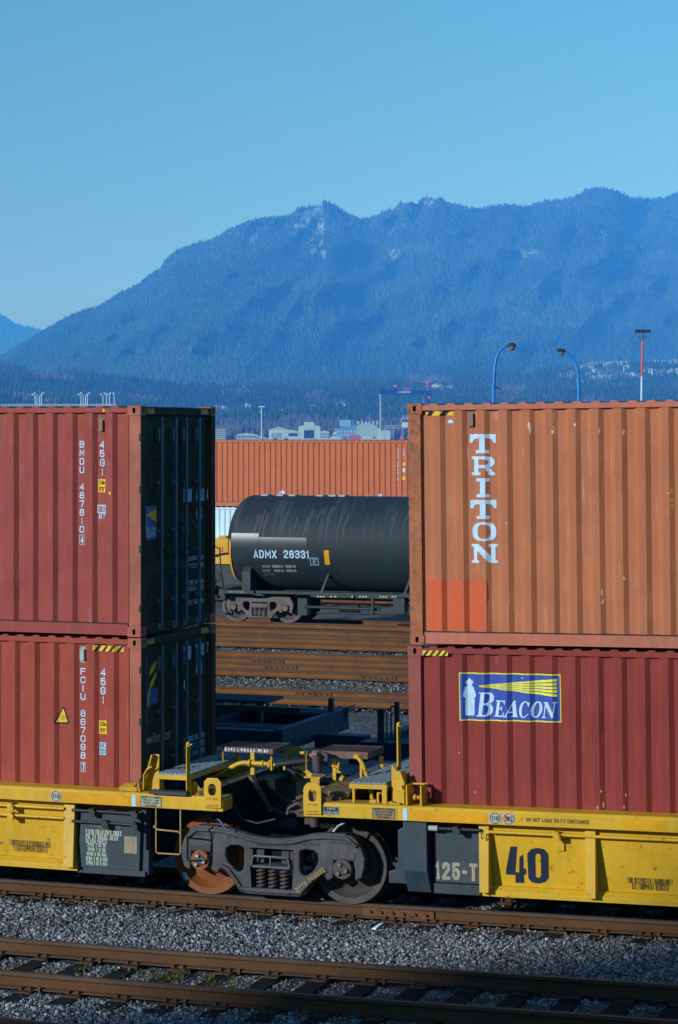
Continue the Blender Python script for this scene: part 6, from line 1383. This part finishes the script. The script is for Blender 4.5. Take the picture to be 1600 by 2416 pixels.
b=m.build('cabin_wall',HW_,r); m=MB(); [m.box(-w_/2+(i+.2)*w_/7,-w_/2+(i+.5)*w_/7,-.1,0-.01,2.6,2.6+1.4) for i in range(7)]; m.build('window_row',GLASS,b)
# pipe bridge and barge crane at the right
r,w_,h_,s=yard('conveyor_bridge','grey steel truss bridge by the water right of the halls','bridge',1290,1420,310,400); m=MB()
for x in (-w_/2,-w_*.05,w_*.45): m.box(x,x+.8,0,.8,0,h_); m.box(x,x+.8,5,5.8,0,h_)
m.build('leg',plain('grey_steel',(.22,.27,.32),.5),r); m=MB(); m.box(-w_/2,w_/2,0,.6,h_-.7,h_); m.box(-w_/2,w_/2,0,.6,h_-3.2,h_-2.6)
for i in range(12): a=-w_/2+i*w_/12; m.tube([(a,.3,h_-3),(a+w_/24,.3,h_-.3),(a+w_/12,.3,h_-3)],.2,6)
m.build('truss',plain('grey_steel',(.22,.27,.32),.5),r)
r,w_,h_,s=yard('harbour_crane','white and yellow harbour crane by the edge of the orange container','crane',1412,1456,240,400,2150); st=plain('pale_crane_steel',(.50,.56,.58),.5)
m=MB(); [m.cyl((x,2,0),(x*.6,2,h_*.55),.4,8) for x in (-4.5,4.5)]; m.build('leg',plain('dark_crane_steel',(.05,.08,.12),.5),r); MB().box(-w_/2,w_/2,0,5,h_*.54,h_*.72).build('cab',st,r); MB().box(-w_*.35,w_*.35,-.2,4,h_*.50,h_*.57).build('cab_skirt',YELSIGN,r); m=MB(); [m.cyl((x,2,h_*.72),(x*.2,2,h_),.3,8) for x in (-4,4)]; m.box(-3,3,1.8,2.2,h_*.86,h_*.88); m.build('mast',st,r); MB().box(-w_*.8,-w_*.2,0,3,0,h_*.18).build('base_block',REDC,r)
# gantry crane
GD=2300.; gs=F/GD; r=far_thing('gantry_crane','huge dark blue gantry crane with white lettering on its beam','crane',957,GD,-6); zt=lambda py:CZ-(py-HZ)/gs+6
GB=plain('gantry_blue',(.001,.02,.17),.5); GL=plain('gantry_leg_pale',(.30,.42,.52),.5)
bw=(1018-895)/gs; bm_=MB().box(-bw/2,bw/2,0,5,zt(931),zt(921)).build('beam',GB,r)
m=MB(); Face('front',0).text(m,'seaspan',(942-957)/gs,(970-957)/gs,zt(928.5),zt(922.8),.15,.03); m.build('lettering',HW_,bm_)
m=MB(); c0=((939.5-957)/gs,zt(925.5)); Face('front',0).ring(m,c0[0],c0[1],0.01,.9,.15,16); m.build('emblem',plain('emblem_red',(.55,.08,.10),.5),bm_)
MB().box(-bw/2+.2,-bw/2+1.5,1,3,0,zt(931)).build('leg',GL,r); MB().box(-bw/2-.6,-bw/2+1.9,.5,4,zt(934),zt(929)).build('leg_head',GL,r)
MB().box(bw/2-4.5,bw/2-.5,1,4,zt(950),zt(931)).build('leg',GB,r); MB().box(bw/2-4,bw/2-1,1,4,0,zt(950)).build('leg',GB,r); MB().box(bw/2-3.4,bw/2-1.4,.5,1,zt(942),zt(934)).build('cab',REDC,r)
m=MB(); m.box((928-957)/gs,(937-957)/gs,1,4,zt(914),zt(908)); tr=m.build('trolley_cab',REDC,r); MB().box((929-957)/gs,(936-957)/gs,1.2,3.8,zt(921),zt(914)).build('trolley_base',GB,tr)
m=MB(); m.box((951-957)/gs,(967-957)/gs,1,1.5,zt(919),zt(918)); m.box((951-957)/gs,(967-957)/gs,1,1.5,zt(916),zt(915)); [m.box((951+i*3.8-957)/gs,(951+i*3.8-957)/gs+.3,1,1.4,zt(921),zt(915)) for i in range(5)]; m.build('upper_walkway',REDC,r)
r=far_thing('tower_crane','thin red tower crane rising behind the right end of the gantry','crane',1009,2400.,-6); g2s=F/2400.; z_=lambda py:CZ-(py-HZ)/g2s+6
m=MB(); m.box(-.7,.7,0,1.4,0,z_(900)); m.build('mast',REDC,r); m=MB(); m.box((989-1009)/g2s,(1018-1009)/g2s,.2,1,z_(901.5),z_(900)); m.tube([((992-1009)/g2s,.6,z_(900.5)),(0,.6,z_(897)),((1017-1009)/g2s,.6,z_(900.5))],.2,6); m.build('jib',REDC,r); MB().box((1004-1009)/g2s,(1009-1009)/g2s,.1,1.5,z_(906),z_(902)).build('cab',REDC,r)

# ================================================================= LAMPS, MASTS, PIER
LB_=paint('blue_lamp_post',(.015,.19,.55),.4,.1,0,dirt=.1); LH=plain('dark_lamp_head',(.03,.034,.03),.5); LG=plain('lamp_lens',(.16,.17,.15),.2)
def zl(x,v): return 1100+x/3.136,740+v/3.136
def street_lamp(label,path,head,headw,flip,arm,D):
    s=F/D; px0,py0=zl(*path[-1]); r=far_thing('street_lamp',label,'street lamp',px0,D,-6,'blue street lamps')
    loc=lambda p:((zl(*p)[0]-px0)/s,0,CZ-(zl(*p)[1]-HZ)/s+6)
    pts=[loc(p) for p in path]; low=(0,0,0)
    P=[Vector(low)]+[Vector(p) for p in pts[::-1]]
    Q=[P[0],P[1]]
    for i in range(1,len(P)-1):
        p0,p1,p2,p3=P[i-1],P[i],P[i+1],P[min(i+2,len(P)-1)]
        for t in (.25,.5,.75,1): Q.append(.5*((2*p1)+(p2-p0)*t+(2*p0-5*p1+4*p2-p3)*t*t+(3*p1-p0-3*p2+p3)*t**3))
    n=len(Q); m=MB(); m.tube(Q,[.115-.06*i/(n-1) for i in range(n)],14); m.build('pole',LB_,r,smooth=True)
    a=loc(head); d=-1 if flip else 1; L_=headw
    m=MB(); m.tube([(a[0]-d*.02,0,a[2]),(a[0]+d*L_*.18,0,a[2]+.03),(a[0]+d*L_*.55,0,a[2]+.02),(a[0]+d*L_*.9,0,a[2]+.01),(a[0]+d*L_,0,a[2]-.01)],[.07,.13,.17,.14,.06],14); hd=m.build('lamp_head',LH,r,smooth=True)
    m=MB(); m.lathe([(.02,-.33),(.12,-.30),(.18,-.2),(.20,-.10),(.17,-.05)],(a[0]+d*L_*.52,0,a[2]),'z',20); m.build('lens',LG,hd,smooth=True)
    b=loc(arm[0]); c=loc(arm[1]); MB().tube([(b[0],0,b[2]),(c[0],0,c[2])],.035,8).build('bracket_arm',LH,r)
street_lamp('bright blue street lamp curving right over the orange container',[(310,236),(280,252),(250,278),(228,318),(216,370),(210,440),(205,560),(203,668)],(306,238),.52*1.0,False,((216,545),(258,552)),150.)
street_lamp('blue street lamp with a dark arm curving left, beside the first lamp',[(735,278),(765,302),(795,335),(815,378),(826,430),(832,520),(834,660)],(732,278),.50,True,((836,583),(797,577)),155.)
# orange and white floodlight mast
D=330.; s=F/D; r=far_thing('floodlight_mast','orange and white floodlight mast with two flat lamp boxes at top right','light mast',1515,D,-6)
Z=lambda py:CZ-(py-HZ)/s+6; X_=lambda px:(px-1515)/s
yv=lambda v:740+v/3.136; xv=lambda x:1100+x/3.136
m=MB().tube([(X_(1512.5),0,0),(X_(xv(1298)),0,Z(yv(640))),(X_(xv(1300.5)),0,Z(yv(465)))],[.20,.17,.16],14); m.build('lower_pole',WHITE,r,smooth=True)
m=MB().tube([(X_(xv(1300.5)),0,Z(yv(465))),(X_(xv(1306)),0,Z(yv(192)))],[.158,.125],14); m.build('upper_pole',plain('mast_orange',(.72,.10,.025),.45),r,smooth=True)
x0=X_(xv(1307)); m=MB(); m.tube([(x0,0,Z(yv(195))),(x0,0,Z(yv(98)))],.05,8)
for d in (-1,1):
    m.tube([(x0,0,Z(yv(197))),(x0+d*.35,0,Z(yv(194))),(x0+d*.5,0,Z(yv(180)))],.04,8); m.box(x0+d*.5-.08,x0+d*.5+.08,-.08,.08,Z(yv(182)),Z(yv(172)))
    e=x0+d*1.0; m.tube([(e,0,Z(yv(140))),(e,0,Z(yv(171))),(x0,0,Z(yv(171)))],.03,8)
m.build('lamp_frame',plain('dark_mast_steel',(.04,.06,.08),.5),r)
for d in (-1,1):
    a,b=sorted((x0+d*.03,x0+d*1.04)); MB().box(a,b,-.25,.25,Z(yv(141)),Z(yv(118))).build('floodlight',LH,r,bevel=.03)
# far white mast
D=560.; s=F/D; r=far_thing('floodlight_mast','slim white light mast standing behind the far orange container','light mast',617.5,D,-7); Z=lambda py:CZ-(py-HZ)/s+7
m=MB().tube([(0,0,0),(0,0,Z(959))],[.18,.12],10); m.build('pole',WHITE,r,smooth=True); m=MB(); m.box(-.75,.75,-.2,.2,Z(961),Z(958)); m.build('lamp_bar',WHITE,r,bevel=.05); MB().box(-.05,.05,-.05,.05,Z(958),Z(956.5)).build('tip_light',REDC,r); MB().box(-.45,0,-.1,.1,Z(972.5),Z(970.5)).build('camera_box',WHITE,r)
# pier with railing
D=900.; s=F/D; r=far_thing('pier_deck','elevated pier with a long white railing behind the left containers','pier',100,D,-6); Z=lambda py:CZ-(py-HZ)/s+6; X_=lambda px:(px-100)/s
zp=lambda x,v:(x/4.9,900+v/4.9)
m=MB(); m.box(X_(-260),X_(276),0,9,Z(968),Z(961.5)); m.build('deck',plain('pier_concrete',(.5,.53,.53),.7),r)
m=MB(); m.box(X_(-260),X_(276),.0,.12,Z(953.9),Z(953.2)); m.box(X_(-260),X_(276),.0,.1,Z(956.6),Z(956.2)); m.build('hand_rail',WHITE,r)
m=MB()
for i in range(70):
    px=-200+i*6.9
    if px<276: m.box(X_(px)-.10,X_(px)+.10,-.08,0,Z(962),Z(953))
m.build('railing_posts',WHITE,r)
m=MB(); px=-200
while px<276: m.box(X_(px)-.035,X_(px)+.035,.02,.07,Z(962),Z(954)); px+=2.3
m.build('railing_bars',WHITE,r)
m=MB()
for px in range(-240,270,60): m.cyl((X_(px),4.5,0),(X_(px),4.5,Z(967)),.5,10)
m.build('pile',plain('pier_concrete',(.5,.53,.53),.7),r)
labs=('white pier lamp in the left cluster, leaning its globe outward','white pier lamp in the middle cluster of four','white pier lamp in the right cluster near the pier end')
for i,(x,hx,hv,gi) in enumerate(((408,382,150,0),(430,406,132,0),(460,484,150,0),(481,505,132,0),(937,912,150,1),(963,940,135,1),(990,1014,150,1),(1012,1036,134,1),(1193,1170,147,2),(1232,1212,137,2),(1232,1246,145,2),(1268,1277,138,2),(1323,1316,140,2))):
    p=thing('pier_lamp',labs[gi],'lamp',far(zp(x,0)[0],D+1,Z(962)-6),'lamps on the pier',TH); ORG[p.name]=(0,0,0)
    h=Z(900+hv/4.9)-Z(962); dx=(hx-x)/4.9/s
    MB().tube([(0,0,0),(0,0,h*.84),(dx*.25,0,h*.90),(dx,0,h*.92)],[.19,.16,.13,.12],8).build('pole',WHITE,p,smooth=True)
    m=MB(); m.lathe([(.02,-.42),(.30,-.30),(.42,0),(.30,.30),(.02,.42)],(dx,0,h),'z',12); m.build('globe',WHITE,p,smooth=True)
# two visitors at the pier end
def visitor(px,label,col):
    p=thing('person',label,'person',far(px,D+2,Z(961.5)-6),None,TH); ORG[p.name]=(0,0,0)
    me=bpy.data.meshes.new('body'); J=[((0,0,.95),.15),((0,0,1.2),.15),((0,0,1.42),.13),((0,0,1.55),.06),((0,0,1.72),.11),((-.2,0,1.40),.06),((-.27,-.05,1.12),.045),((-.18,-.2,.98),.04),((.2,0,1.40),.06),((.27,-.05,1.12),.045),((.18,-.2,.98),.04),((-.1,0,.88),.10),((-.11,-.02,.48),.07),((-.12,0,.06),.05),((-.12,-.14,.03),.04),((.1,0,.88),.10),((.11,-.02,.48),.07),((.12,0,.06),.05),((.12,-.14,.03),.04)]
    E_=[(0,1),(1,2),(2,3),(3,4),(2,5),(5,6),(6,7),(2,8),(8,9),(9,10),(0,11),(11,12),(12,13),(13,14),(0,15),(15,16),(16,17),(17,18)]
    me.from_pydata([j[0] for j in J],E_,[]); o=bpy.data.objects.new('body',me); C.objects.link(o); o.parent=p; ORG[o.name]=(0,0,0); me.materials.append(col)
    md=o.modifiers.new('skin','SKIN'); sv=me.skin_vertices[0].data
    for i,j in enumerate(J): sv[i].radius=(j[1],j[1]*.8)
    sv[0].use_root=True; o.modifiers.new('sub','SUBSURF').levels=1
    m=MB(); m.lathe([(.02,1.86),(.10,1.83),(.125,1.74),(.118,1.68)],(0,.02,0),'z',12); m.build('hair',plain('dark_hair',(.02,.015,.012),.7),p,smooth=True)
visitor(258,'person in a red top at the pier end railing, left of another',plain('red_jacket',(.45,.04,.05),.7)); visitor(262.5,'person in a bright red coat at the pier railing, nearer the last lamp',plain('bright_red_coat',(.60,.05,.05),.7))

# ================================================================= UNSEEN BLOCK ADDED BEHIND THE VIEWPOINT (its roof edge shades the near tracks)
t=170.; hb=t*math.tan(ELEV)
ex,ey=3.36-t*math.sin(ALPHA),-3.4-t*math.cos(ALPHA)
ob=thing('shade_block','tall unseen concrete block added behind the viewpoint to shade the near tracks','building',(ex,ey,0),None,R(45.7)); ORG[ob.name]=(0,0,0)
MB().box(-75,26,-45,0,-1,hb-1.2).build('wall',plain('concrete_wall',(.35,.36,.36),.8),ob)
MB().box(-75.2,26.2,-45.2,0,hb-1.195,hb).build('parapet',plain('concrete_wall',(.35,.36,.36),.8),ob)
for i in range(12): MB().box(-74,25,.004,.08,2+i*3.1,3.6+i*3.1).build('window_band',GLASS,ob)

# ================================================================= HAZE
k=NT('air_haze'); k.t.nodes.remove(k.b)
vol=k.n('VolumePrincipled'); vol.inputs['Density'].default_value=HAZE_D; vol.inputs['Color'].default_value=HAZE_C; vol.inputs['Absorption Color'].default_value=(1,1,1,1); vol.inputs['Anisotropy'].default_value=-.4
k.l(vol.outputs[0],[n for n in k.t.nodes if n.type=='OUTPUT_MATERIAL'][0].inputs['Volume'])
hz=MB().box(-14500,14500,-2500,15500,-40,1010).build('haze',k.m); tag(hz,kind='stuff')
